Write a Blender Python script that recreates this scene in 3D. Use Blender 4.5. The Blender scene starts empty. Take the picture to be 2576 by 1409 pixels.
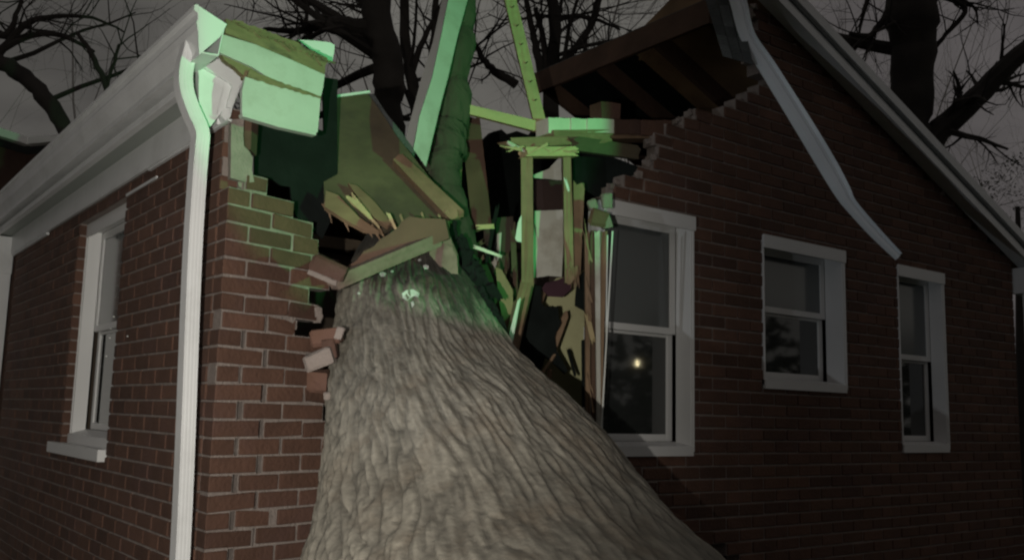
import bpy, math, random
import numpy as np
from mathutils import Vector, Matrix
random.seed(7); NR = np.random.RandomState(11)
rad = math.radians
SC = bpy.context.scene; COL = SC.collection

# ------------------------------------------------------------------ camera
W0, H0, F0 = 2576.0, 1409.0, 2400.0
YAW, PIT, ROL = rad(53.07), rad(8.04), rad(1.43)
cy_, sy_, cp_, sp_ = math.cos(YAW), math.sin(YAW), math.cos(PIT), math.sin(PIT)
CF = np.array([cy_*cp_, sy_*cp_, sp_]); _r = np.array([sy_, -cy_, 0.0]); _u = np.cross(_r, CF)
CR = _r*math.cos(ROL)+_u*math.sin(ROL); CU = -_r*math.sin(ROL)+_u*math.cos(ROL)
CAM = np.array([-1.268, -3.5, 1.6])
cam = bpy.data.cameras.new('camera'); cam_o = bpy.data.objects.new('camera', cam); COL.objects.link(cam_o)
cam.sensor_width = 36; cam.lens = 36*F0/W0; cam.clip_end = 2000; cam.clip_start = 0.05
m = Matrix(((CR[0], CU[0], -CF[0], CAM[0]), (CR[1], CU[1], -CF[1], CAM[1]), (CR[2], CU[2], -CF[2], CAM[2]), (0, 0, 0, 1)))
cam_o.matrix_world = m; SC.camera = cam_o
def ray(x, y): return CF+CR*(x-W0/2)/F0-CU*(y-H0/2)/F0
def D(x, y, t): return CAM+ray(x, y)*t                      # a point seen there, t metres deep
def PX(x, y, c): d = ray(x, y); return CAM+d*(c-CAM[0])/d[0]
def PY(x, y, c): d = ray(x, y); return CAM+d*(c-CAM[1])/d[1]
def PZ(x, y, c): d = ray(x, y); return CAM+d*(c-CAM[2])/d[2]

# ------------------------------------------------------------------ world, lamps
SC.view_settings.view_transform = 'Standard'; SC.view_settings.look = 'None'
SC.render.engine = 'CYCLES'; SC.cycles.pixel_filter_type = 'BLACKMAN_HARRIS'; SC.cycles.filter_width = 2.3
SC.view_settings.exposure = 0; SC.view_settings.gamma = 1
world = bpy.data.worlds.new('World'); SC.world = world; world.use_nodes = True
wn = world.node_tree; wn.nodes.clear()
def N(nt, t, **k):
    n = nt.nodes.new(t)
    for a, b in k.items():
        if hasattr(n, a): setattr(n, a, b)
    return n
wo = N(wn, 'ShaderNodeOutputWorld'); bg = N(wn, 'ShaderNodeBackground'); bg.inputs[1].default_value = 1.7
tc = N(wn, 'ShaderNodeTexCoord'); mp = N(wn, 'ShaderNodeMapping'); mp.inputs['Scale'].default_value = (1.4, 1.4, 3.2)
nz = N(wn, 'ShaderNodeTexNoise'); nz.inputs['Scale'].default_value = 2.2; nz.inputs['Detail'].default_value = 5
nz2 = N(wn, 'ShaderNodeTexNoise'); nz2.inputs['Scale'].default_value = .9; nz2.inputs['Detail'].default_value = 2
cr = N(wn, 'ShaderNodeValToRGB'); cr.color_ramp.elements[0].position = .36; cr.color_ramp.elements[1].position = .66
cr.color_ramp.elements[0].color = (.040, .038, .038, 1); cr.color_ramp.elements[1].color = (.082, .079, .077, 1)
mx = N(wn, 'ShaderNodeMixRGB', blend_type='MULTIPLY'); mx.inputs[0].default_value = 1
cr2 = N(wn, 'ShaderNodeValToRGB'); cr2.color_ramp.elements[0].color = (.93, .89, .90, 1); cr2.color_ramp.elements[1].color = (1.0, 1.0, .93, 1)
cr2.color_ramp.elements[0].position = .4; cr2.color_ramp.elements[1].position = .6
L = wn.links.new
L(tc.outputs['Generated'], mp.inputs[0]); L(mp.outputs[0], nz.inputs['Vector']); L(tc.outputs['Generated'], nz2.inputs['Vector'])
L(nz.outputs[0], cr.inputs[0]); L(nz2.outputs[0], cr2.inputs[0]); L(cr.outputs[0], mx.inputs[1]); L(cr2.outputs[0], mx.inputs[2])
L(mx.outputs[0], bg.inputs[0]); L(bg.outputs[0], wo.inputs[0])

def lamp(name, kind, loc, aim, energy, col, size, cone=None, blend=.2):
    l = bpy.data.lights.new(name, kind); o = bpy.data.objects.new(name, l); COL.objects.link(o)
    o.location = loc; l.energy = energy; l.color = col
    if kind == 'SPOT': l.spot_size = rad(cone); l.spot_blend = blend; l.shadow_soft_size = size
    else: l.shadow_soft_size = size
    o.rotation_euler = (Vector(aim)-Vector(loc)).to_track_quat('-Z', 'Y').to_euler()
    return o
# the phone's own torch beside the lens, a torch held off to the side, and the green beam of a work light
lamp('phone_torch', 'SPOT', tuple(CAM+np.array([-.22, .16, -.05])), (-.24, -.1, 1.80), 375, (1.0, .95, .86), .012, 71, 1.0)
lamp('hand_torch', 'SPOT', (-2.6, -1.7, 1.7), (3.9, .0, 2.60), 66, (.88, .94, 1.0), .01, 29, .6)
lamp('green_work_light', 'SPOT', (1.55, -5.4, 1.90), (.88, .0, 3.03), 600, (.12, 1.0, .29), .02, 24, .2)

# ------------------------------------------------------------------ materials
def mat(name, base, rough=.7, bump=0, bscale=30, var=0, vscale=3, tone=None, metallic=0, spec=.5, stretch=None, detail=6, stain=None, coords='Object'):
    """procedural: base colour varied by noise; tone = strength of the mesh's own per-piece value; stain = (colour, amount, scale)"""
    mt = bpy.data.materials.new(name); mt.use_nodes = True; nt = mt.node_tree; b = nt.nodes['Principled BSDF']
    b.inputs['Roughness'].default_value = rough; b.inputs['Metallic'].default_value = metallic
    b.inputs['Specular IOR Level'].default_value = spec
    c = N(nt, 'ShaderNodeRGB'); c.outputs[0].default_value = (*base, 1); out = c.outputs[0]
    t = N(nt, 'ShaderNodeTexCoord'); mpn = N(nt, 'ShaderNodeMapping'); nt.links.new(t.outputs[coords], mpn.inputs[0])
    if stretch: mpn.inputs['Scale'].default_value = stretch
    def scaled(o, fac_socket, lo, hi, clamp=True):
        r = N(nt, 'ShaderNodeMapRange', clamp=clamp); nt.links.new(fac_socket, r.inputs[0]); r.inputs[3].default_value = lo; r.inputs[4].default_value = hi
        h = N(nt, 'ShaderNodeVectorMath', operation='SCALE'); nt.links.new(o, h.inputs[0]); nt.links.new(r.outputs[0], h.inputs[3]); return h.outputs[0]
    if var:
        n = N(nt, 'ShaderNodeTexNoise'); n.inputs['Scale'].default_value = vscale; n.inputs['Detail'].default_value = detail
        nt.links.new(mpn.outputs[0], n.inputs['Vector']); out = scaled(out, n.outputs[0], 1-var*1.6, 1+var*1.6)
    if tone:
        a = N(nt, 'ShaderNodeAttribute'); a.attribute_name = 'tone'; out = scaled(out, a.outputs['Fac'], 1-tone, 1+tone, False)
    if stain:
        n = N(nt, 'ShaderNodeTexNoise'); n.inputs['Scale'].default_value = stain[2]; n.inputs['Detail'].default_value = 8; n.inputs['Roughness'].default_value = .65
        nt.links.new(mpn.outputs[0], n.inputs['Vector'])
        r = N(nt, 'ShaderNodeMapRange'); nt.links.new(n.outputs[0], r.inputs[0]); r.inputs[1].default_value = .5; r.inputs[2].default_value = .68; r.inputs[4].default_value = stain[1]
        x = N(nt, 'ShaderNodeMixRGB'); nt.links.new(r.outputs[0], x.inputs[0]); nt.links.new(out, x.inputs[1]); x.inputs[2].default_value = (*stain[0], 1); out = x.outputs[0]
    nt.links.new(out, b.inputs['Base Color'])
    if bump:
        n = N(nt, 'ShaderNodeTexNoise'); n.inputs['Scale'].default_value = bscale; n.inputs['Detail'].default_value = 6
        nt.links.new(mpn.outputs[0], n.inputs['Vector'])
        bp = N(nt, 'ShaderNodeBump'); bp.inputs['Strength'].default_value = bump; bp.inputs['Distance'].default_value = .01
        nt.links.new(n.outputs[0], bp.inputs['Height']); nt.links.new(bp.outputs[0], b.inputs['Normal'])
    return mt
M = {}
M['brick'] = mat('red_brick', (.104, .052, .034), .85, .6, 60, .25, 9, tone=.32, stain=((.10, .055, .05), .5, 2.2))
M['mortar'] = mat('pale_mortar', (.265, .222, .198), .95, .8, 90, .25, 14, stain=((.20, .16, .14), .6, 3))
M['white'] = mat('white_aluminium', (.74, .75, .75), .38, .06, 8, .06, 5, stain=((.36, .36, .34), .25, 4))
M['strip'] = mat('bare_aluminium_strip', (.84, .90, .95), .4, .1, 6, .05, 5)
M['dirtywhite'] = mat('weathered_white_board', (.47, .48, .45), .5, .15, 20, .1, 6, stain=((.22, .20, .15), .35, 5))
M['vinyl'] = mat('white_window_vinyl', (.72, .72, .71), .45, 0, 8, .04, 4)
M['wood'] = mat('old_pine', (.25, .165, .10), .8, .5, 18, .4, 5, stretch=(1, 1, 1), stain=((.16, .10, .06), .6, 6))
M['fresh'] = mat('fresh_split_pine', (.50, .40, .22), .75, .5, 30, .3, 9, stain=((.35, .24, .12), .5, 9))
M['darkwood'] = mat('dark_rafter', (.10, .058, .038), .85, .5, 18, .4, 5)
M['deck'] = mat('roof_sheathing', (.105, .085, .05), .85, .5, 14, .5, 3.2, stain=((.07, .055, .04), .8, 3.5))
M['atticdeck'] = mat('lit_attic_boards', (.27, .175, .095), .85, .5, 10, .5, 2.5, stain=((.14, .08, .045), .7, 3))  # light reaching the attic boards is put into this brighter colour
M['rotten'] = mat('rotten_mossy_wood', (.20, .165, .085), .95, 1, 22, .5, 7, stain=((.05, .045, .03), .9, 7), stretch=(1, 1, 2.2))
M['soffit'] = mat('shade_toned_soffit', (.34, .37, .34), .5, .05, 8, .06, 4)  # underside shade and green light are put into the soffit's colour
M['felt'] = mat('black_felt_and_shade', (.011, .014, .013), .95, .6, 30, .4, 6, spec=.1)
M['shingle'] = mat('grey_shingle', (.10, .11, .11), .9, .8, 90, .3, 12, tone=.4)
M['plaster'] = mat('yellowed_plaster', (.46, .45, .25), .85, .2, 14, .2, 3, stain=((.18, .15, .09), .5, 3))
M['drywall'] = mat('white_drywall', (.52, .51, .45), .85, .25, 16, .12, 5, stain=((.26, .22, .16), .75, 3.5))
M['paper'] = mat('torn_paper_edge', (.70, .66, .58), .8, .3, 30, .1, 10)
M['redcloth'] = mat('wine_red_cloth', (.055, .022, .032), .9, .3, 20, .25, 6)
M['darkpanel'] = mat('dark_brown_panel', (.035, .017, .014), .85, .3, 12, .5, 4)
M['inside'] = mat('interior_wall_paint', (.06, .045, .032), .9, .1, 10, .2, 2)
M['attic'] = mat('attic_floor', (.10, .075, .05), .9, .4, 10, .4, 3)
M['ground'] = mat('grass_soil', (.035, .042, .02), .95, 1, 9, .5, 3)
M['street'] = mat('asphalt', (.05, .05, .05), .9, .5, 60, .2, 8)
M['deadbark'] = mat('dark_tree_bark', (.035, .030, .026), .9, .8, 12, .4, 4)
M['greenbark'] = mat('green_lit_limb_bark', (.060, .060, .040), .95, 1, 25, .6, 5, stretch=(1, 1, .3))  # green light on the limb is put into this olive colour
M['twig'] = mat('bare_twigs', (.055, .048, .042), .9)
M['hedge'] = mat('night_foliage', (.07, .075, .05), .9, 0, 8, .4, 3)
M['far'] = mat('far_twigs', (.46, .45, .42), .95)  # distance haze is put into this pale twig colour
M['farhouse'] = mat('neighbour_brick', (.07, .04, .03), .9, .4, 20, .3, 5)
M['chip'] = mat('white_paint_flake', (.72, .74, .70), .6)
M['steel'] = mat('galvanised_pole', (.3, .3, .3), .4, metallic=.8)
M['root'] = mat('soil_and_roots', (.06, .042, .03), .95, 1, 12, .4, 5)
# bark of the fallen trunk
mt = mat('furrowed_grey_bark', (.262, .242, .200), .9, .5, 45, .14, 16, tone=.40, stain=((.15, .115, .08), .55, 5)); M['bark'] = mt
M['scraped'] = mat('scraped_inner_wood', (.17, .125, .10), .85, .5, 30, .35, 7, stain=((.08, .055, .04), .7, 6))
# glass
g = bpy.data.materials.new('window_glass'); g.use_nodes = True; b = g.node_tree.nodes['Principled BSDF']
b.inputs['Base Color'].default_value = (.028, .031, .030, 1); b.inputs['Roughness'].default_value = .035; b.inputs['IOR'].default_value = 1.9; M['glass'] = g
g = bpy.data.materials.new('sky_toned_glass'); g.use_nodes = True; b = g.node_tree.nodes['Principled BSDF']
b.inputs['Base Color'].default_value = (.085, .095, .095, 1); b.inputs['Roughness'].default_value = .12; b.inputs['IOR'].default_value = 1.9; M['glass2'] = g  # sky reflection of the upper panes put into the lighter base colour
g = bpy.data.materials.new('lamp_bulb'); g.use_nodes = True; b = g.node_tree.nodes['Principled BSDF']
b.inputs['Emission Color'].default_value = (1, .86, .5, 1); b.inputs['Emission Strength'].default_value = 60; M['bulb'] = g

# ------------------------------------------------------------------ mesh builder
class MB:
    def __init__(s): s.v = []; s.f = []; s.t = []; s.m = []
    def add(s, vs, fs, tone=.5, mi=0):
        o = len(s.v); s.v += [tuple(map(float, p)) for p in vs]; s.f += [tuple(i+o for i in f) for f in fs]
        s.t += [tone]*len(vs); s.m += [mi]*len(fs); return s
    def box(s, lo, hi, tone=.5, mi=0, bev=0, T=None, jit=0):
        lo = np.array(lo, float); hi = np.array(hi, float); c = (lo+hi)/2; h = (hi-lo)/2
        vs = []; fs = []
        if bev:
            idx = {}
            for sx in (-1, 1):
                for sy in (-1, 1):
                    for sz in (-1, 1):
                        for a in range(3):
                            p = np.array([sx, sy, sz])*(h-bev); p[a] = (sx, sy, sz)[a]*h[a]
                            idx[(sx, sy, sz, a)] = len(vs); vs.append(c+p)
            S = (-1, 1)
            for a in range(3):
                b_, c_ = [q for q in range(3) if q != a]
                for sa in S:
                    q = []
                    for sb, sc in ((-1, -1), (1, -1), (1, 1), (-1, 1)):
                        k = [0, 0, 0]; k[a] = sa; k[b_] = sb; k[c_] = sc; q.append(idx[(*k, a)])
                    fs.append(q if (sa > 0) == (a != 1) else q[::-1])
            for a in range(3):       # edge chamfers along axis a
                b_, c_ = [q for q in range(3) if q != a]
                for sb in S:
                    for sc in S:
                        k0 = [0, 0, 0]; k1 = [0, 0, 0]; k0[a] = -1; k1[a] = 1
                        for k in (k0, k1): k[b_] = sb; k[c_] = sc
                        q = [idx[(*k0, b_)], idx[(*k1, b_)], idx[(*k1, c_)], idx[(*k0, c_)]]
                        fs.append(q if (sb*sc > 0) == (a != 1) else q[::-1])
            for sx in S:
                for sy in S:
                    for sz in S:
                        q = [idx[(sx, sy, sz, a)] for a in range(3)]; fs.append(q if sx*sy*sz > 0 else q[::-1])
        else:
            vs = [c+h*np.array(k) for k in ((-1,-1,-1),(1,-1,-1),(1,1,-1),(-1,1,-1),(-1,-1,1),(1,-1,1),(1,1,1),(-1,1,1))]
            fs = [(0,3,2,1),(4,5,6,7),(0,1,5,4),(1,2,6,5),(2,3,7,6),(3,0,4,7)]
        if jit: vs = [p+NR.uniform(-jit, jit, 3) for p in vs]
        if T is not None: vs = [T(p) for p in vs]
        return s.add(vs, fs, tone, mi)
    def prism(s, poly, n, thick, tone=.5, mi=0):
        """closed polygon of 3D points pushed back along n"""
        n = np.array(n, float); n /= np.linalg.norm(n); k = len(poly)
        vs = [np.array(p) for p in poly]+[np.array(p)+n*thick for p in poly]
        fs = [tuple(range(k)), tuple(range(2*k-1, k-1, -1))]+[(i, i+k, (i+1) % k+k, (i+1) % k) for i in range(k)]
        return s.add(vs, fs, tone, mi)
    def beam(s, a, b, w, t, side=None, tone=.5, mi=0, w2=None, rag=0):
        """a timber from a to b: w across (along side), t deep; rag = splintered ends"""
        a = np.array(a, float); b = np.array(b, float); d = b-a; ln = np.linalg.norm(d); d /= ln
        sd = np.array(side if side is not None else CR, float); sd -= d*(sd@d); sd /= np.linalg.norm(sd); q = np.cross(d, sd)
        w2 = w if w2 is None else w2; nseg = max(3, int(ln/.12)); nr = 4 if rag else 1
        rings = []
        for i in range(nseg+1):
            f = i/nseg; ww = (w+(w2-w)*f)/2; p = a+d*ln*f
            for j in range(nr*2+2):
                pass
            top = [(-1+2*j/nr) for j in range(nr+1)]
            ring = [(x*ww, -t/2) for x in top]+[(x*ww, t/2) for x in top[::-1]]
            pts = []
            for (x, y) in ring:
                off = 0
                if rag and i in (0, nseg): off = NR.uniform(-rag, rag)
                jx = NR.uniform(-.03, .03)*ww; jy = NR.uniform(-.04, .04)*t
                pts.append(p+sd*(x+jx)+q*(y+jy)+d*off)
            rings.append(pts)
        k = len(rings[0]); vs = [p for r_ in rings for p in r_]; fs = []
        for i in range(nseg):
            for j in range(k): fs.append((i*k+j, i*k+(j+1) % k, (i+1)*k+(j+1) % k, (i+1)*k+j))
        fs += [tuple(range(k-1, -1, -1)), tuple(range(nseg*k, nseg*k+k))]
        return s.add(vs, fs, tone, mi)
    def tube(s, pts, rs, n=6, tone=.5, mi=0, cap=True):
        pts = [np.array(p, float) for p in pts]; up = np.array([.31, .17, .93]); vs = []; fs = []
        for i, p in enumerate(pts):
            d = pts[min(i+1, len(pts)-1)]-pts[max(i-1, 0)]; d /= np.linalg.norm(d)+1e-9
            a = np.cross(d, up); a /= np.linalg.norm(a)+1e-9; b2 = np.cross(d, a)
            for j in range(n):
                th = 2*math.pi*j/n; vs.append(p+(a*math.cos(th)+b2*math.sin(th))*rs[i])
        for i in range(len(pts)-1):
            for j in range(n): fs.append((i*n+j, i*n+(j+1) % n, (i+1)*n+(j+1) % n, (i+1)*n+j))
        if cap: fs += [tuple(range(n-1, -1, -1)), tuple(range((len(pts)-1)*n, len(pts)*n))]
        return s.add(vs, fs, tone, mi)
    def build(s, name, mats, parent=None, smooth=False):
        me = bpy.data.meshes.new(name); me.from_pydata(s.v, [], s.f); me.update()
        a = me.attributes.new('tone', 'FLOAT', 'POINT'); a.data.foreach_set('value', np.array(s.t, dtype=np.float32))
        for q in (mats if isinstance(mats, (list, tuple)) else [mats]): me.materials.append(M[q] if isinstance(q, str) else q)
        if isinstance(mats, (list, tuple)): me.polygons.foreach_set('material_index', np.array(s.m, dtype=np.int32))
        if smooth: me.polygons.foreach_set('use_smooth', np.ones(len(s.f), dtype=bool))
        o = bpy.data.objects.new(name, me); COL.objects.link(o)
        if parent is not None: o.parent = parent
        return o
def tag(o, label=None, cat=None, group=None, kind=None):
    if label: o['label'] = label
    if cat: o['category'] = cat
    if group: o['group'] = group
    if kind: o['kind'] = kind
    return o
def empty(name, loc=(0, 0, 0)):
    e = bpy.data.objects.new(name, None); COL.objects.link(e); e.location = loc; e.empty_display_size = .2
    return e
def pin(o, parent):                                         # parent without moving
    o.parent = parent; o.matrix_parent_inverse = Matrix.Translation(-Vector(parent.location)); return o
def single(name, mb, mats, label, cat, group=None, smooth=False):
    """one mesh thing; origin moved to its middle"""
    o = mb.build(name, mats, None, smooth); me = o.data
    co = np.zeros(len(me.vertices)*3); me.vertices.foreach_get('co', co); co = co.reshape(-1, 3); c = co.mean(0)
    me.vertices.foreach_set('co', (co-c).ravel()); me.update(); o.location = c
    return tag(o, label, cat, group)

# ------------------------------------------------------------------ ground and street
gm = MB(); n = 24
gs = np.linspace(-1, 1, n+1); gs = np.sign(gs)*np.abs(gs)**3*700
gm.add([(x, y, 0) for y in gs for x in gs], [(j*(n+1)+i, j*(n+1)+i+1, (j+1)*(n+1)+i+1, (j+1)*(n+1)+i) for j in range(n) for i in range(n)])
tag(gm.build('ground', 'ground'), kind='structure')
tag(MB().box((-300, -22, -.1), (300, -14, .004)).build('road', 'street'), kind='structure')

# ------------------------------------------------------------------ brick walls
CH = .0677; BP = .2115; BL = .2025; BH = .058
def brickwork(mb, org, u, nrm, L0, L1, z0, z1, keep, seed, depth=.095, chips=True, holes=(), zoff=0.0, rough=0.0, crack=None):
    """running bond; keep(uc, zc) -> bool says which bricks remain; u = along the wall, nrm = outward"""
    rs = np.random.RandomState(seed); org = np.array(org, float); u = np.array(u, float); nrm = np.array(nrm, float)
    sgn = 1 if np.cross(u, nrm)[2] < 0 else -1
    def T(p): return org+u*p[0]+nrm*p[1]+np.array([0, 0, p[2]])
    k0 = int(round(z0/CH)); k1 = int(round(z1/CH))
    def cells(a, b, lo_, hi_):
        out = [(a, b, lo_, hi_)]
        for (h0, h1, g0, g1) in holes:
            nx = []
            for (a, b, lo_, hi_) in out:
                if b <= h0 or a >= h1 or hi_ <= g0 or lo_ >= g1: nx.append((a, b, lo_, hi_)); continue
                if a < h0: nx.append((a, h0, lo_, hi_))
                if b > h1: nx.append((h1, b, lo_, hi_))
                m0, m1 = max(a, h0), min(b, h1)
                if lo_ < g0: nx.append((m0, m1, lo_, g0))
                if hi_ > g1: nx.append((m0, m1, g1, hi_))
            out = nx
        return out
    for k in range(k0, k1):
        zz = k*CH; off = (BP/2 if k % 2 else 0); i = int(math.floor((L0-off)/BP))-1
        while i*BP+off < L1:
            a = i*BP+off; b = a+BP; i += 1
            A_, B_ = max(a, L0), min(b, L1)
            if B_-A_ < .02: continue
            zb_ = zz+zoff
            for (a, b, zl, zh) in cells(A_, B_, zb_, zb_+CH):
                if b-a < .012 or zh-zl < .014: 
                    continue
                zc = (zl+zh)/2; ka, kb, kc = keep(a+.03, zc), keep(b-.03, zc), keep((a+b)/2, zc); cut = False
                if not kc: continue
                if not ka: a += (b-a)*rs.uniform(.22, .42); cut = True
                if not kb: b -= (b-a)*rs.uniform(.22, .42); cut = True
                if crack and crack[0] < zc < crack[1] and .09 < a < .24: a += rs.uniform(.008, .026)
                elif crack and crack[0] < zc < crack[1] and rs.rand() < .25: a += rs.uniform(.0, .012)
                e0 = 0 if any(abs(a-h[1]) < 1e-6 and zl < h[3] and zh > h[2] for h in holes) or a <= L0+1e-6 else .005
                e1 = 0 if any(abs(b-h[0]) < 1e-6 and zl < h[3] and zh > h[2] for h in holes) else .005
                lo = np.array([a+e0, -depth, zl+.0048+rs.uniform(-.0012, .0012)]); hi = np.array([b-e1, rs.uniform(-.0015, .002), zh-.0048+rs.uniform(-.0012, .0012)])
                if hi[0]-lo[0] < .008: continue
                s0 = len(mb.v); mb.box(lo, hi, tone=float(np.clip(rs.normal(.5, .24), 0, 1)), mi=0, bev=min(.0035, (hi[0]-lo[0])*.3), T=T)
                if rough and rs.rand() < .55:
                    an = rs.normal(0, rough); cc = np.mean(np.array(mb.v[s0:]), 0); sh3 = nrm*rs.uniform(-.004, .009); 
                    for q in range(s0, len(mb.v)): v3 = np.array(mb.v[q])-cc; mb.v[q] = tuple(cc+v3+sh3+np.array([0, 0, 1])*(v3@u)*an+nrm*(v3@u)*an*.8)
                if cut:
                    for q in range(s0, len(mb.v)): mb.v[q] = tuple(np.array(mb.v[q])+rs.uniform(-.006, .006, 3))
                mb.box((a+(.004 if e0 == 0 else 0), -depth+.002, zl), (b-(.004 if e1 == 0 else 0), -.0075+rs.uniform(-.001, .0015), zh), tone=rs.uniform(.3, .7), mi=1, T=T)
                if chips and cut:
                    for _ in range(rs.randint(2, 5)):
                        ex = a if not ka else b; r_ = rs.uniform(.008, .022)
                        c = np.array([ex+rs.uniform(-.012, .012), rs.uniform(-.07, .0), zl+rs.uniform(0, CH)])
                        mb.box(c-r_*rs.uniform(.5, 1, 3), c+r_*rs.uniform(.5, 1, 3), mi=1, tone=rs.uniform(.5, 1), T=T, jit=r_*.4)
def poly_in(x, y, P):
    c = False; j = len(P)-1
    for i in range(len(P)):
        if (P[i][1] > y) != (P[j][1] > y) and x < (P[j][0]-P[i][0])*(y-P[i][1])/(P[j][1]-P[i][1])+P[i][0]: c = not c
        j = i
    return c

house = empty('brick_house', (3.1, 3.5, 0))
tag(house, 'single-storey red brick house with its gable corner smashed open by a fallen tree', 'house')
def hp(mb, name, mats, smooth=False, parent=None):
    o = mb.build(name, mats, None, smooth)
    if parent is None: pin(o, house)
    else: o.parent = parent
    return o

# window openings: (u0, u1, z0, z1)
W1 = (1.925, 2.580, 1.430, 2.692); W2 = (3.180, 3.972, 1.805, 2.676); W3 = (4.588, 5.158, 1.440, 2.660)
def inr(x, z, w, e=0): return w[0]-e < x < w[1]+e and w[2]-e < z < w[3]+e
# outline of what is left of the gable wall, read along the broken edge on the wall's own plane
edge_px = [(1530,490),(1560,458),(1592,452),(1600,430),(1632,415),(1640,375),(1632,350),(1665,345),(1690,328),(1722,305),(1745,288),(1800,292),(1832,262),(1880,232),(1915,196)]
edge = [(p[0], p[2]) for p in (PY(x, y, 0) for x, y in edge_px)]
rk = lambda x: 4.155-.408*abs(x-3.1)
gable = edge+[(3.10, 4.2), (6.2, rk(6.2)), (6.2, 0), (3.2, 0), (3.0, .6), (2.85, .88), (2.5, 1.02), (2.28, 1.18), (2.1, 1.33), (2.0, 1.42), (1.925, 1.44), (1.925, 2.69)]
def keep_gable(x, z):
    return z < rk(x)-.01 and poly_in(x, z, gable)
gw = MB(); brickwork(gw, (0, 0, 0), (1, 0, 0), (0, -1, 0), 1.925, 6.2, 0, 4.3, keep_gable, 3, holes=(W1, W2, W3))
# fit bricks to the window edges: narrow closers
hp(gw, 'gable_wall', ['brick', 'mortar'])
# the shoved-in stub of gable wall at the corner
WA = rad(15); WD = (math.cos(WA), math.sin(WA), 0); WN = (math.sin(WA), -math.cos(WA), 0)
def wing(x, y):   # a photograph point on the stub's plane -> (along, height)
    d = ray(x, y); nn = np.array(WN); t = -(CAM@nn)/(d@nn); p = CAM+d*t; return (float(p@np.array(WD)), float(p[2]))
wpx = [(582,455),(640,462),(668,470),(738,486),(748,545),(806,552),(806,598),(812,610),(812,655),(862,690),(815,735),(826,760),(800,800),(780,800),(725,805),(725,835),(790,850),(820,875),(832,935),(850,1000),(870,1100),(870,1200),(870,1300),(870,1420),(870,2600),(560,2600)]
wpoly = [wing(*p) for p in wpx]; wpoly[0] = (-.2, wpoly[0][1]); wpoly[-1] = (-.2, -1); wpoly[-2] = (wpoly[-2][0], -1)
def keep_wing(x, z): return poly_in(x, z, wpoly) or (x > .1 and x < .52 and z < 1.0)
cw = MB(); brickwork(cw, (0, 0, 0), WD, (0, -1, 0), 0.0, .9, 0, 2.6, keep_wing, 5, rough=.026, crack=(.9, 1.95))
hp(cw, 'corner_wall', ['brick', 'mortar'])
# side wall
SW = (1.432, 2.400, 1.36, 2.64)
def keep_side(y, z): return True
sw = MB(); brickwork(sw, (0, 0, 0), (0, 1, 0), (-1, 0, 0), 0.101, 4.36, 0, 2.80, keep_side, 9, chips=False, holes=(SW,))
hp(sw, 'side_wall', ['brick', 'mortar'])
# rest of the shell and the rooms inside
sh = MB(); sh.box((6.1, .1, 0), (6.2, 8.4, 2.85)).box((.0, 8.4, 0), (6.2, 8.5, 2.85)).box((0, 4.7, 0), (.1, 8.4, 2.82))
hp(sh, 'rear_wall', 'farhouse')
iw = MB(); iw.box((.50, 1.0, 0), (.53, 8.3, 2.70)); iw.box((2.60, .55, 0), (6.05, .58, 2.70)); iw.box((.13, 2.6, 0), (6.0, 2.68, 2.70)); iw.box((2.62, .59, 0), (2.70, 2.6, 2.70))
hp(iw, 'interior_wall', 'inside')
cl = MB(); cl.box((2.62, .12, 2.72), (6.05, 8.3, 2.80)); cl.box((3.0, 2.2, 2.82), (6.05, 2.26, 3.0)); cl.box((.1, 2.5, 2.72), (2.62, 8.3, 2.80)); cl.box((.1, .3, .02), (6, 8.3, .3))
hp(cl, 'ceiling', 'attic')
rg = MB()   # gable end at the back
rg.prism([(0, 8.42, 2.85), (6.2, 8.42, 2.85), (3.1, 8.42, 4.12)], (0, 1, 0), .08); hp(rg, 'rear_gable', 'farhouse')

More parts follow.
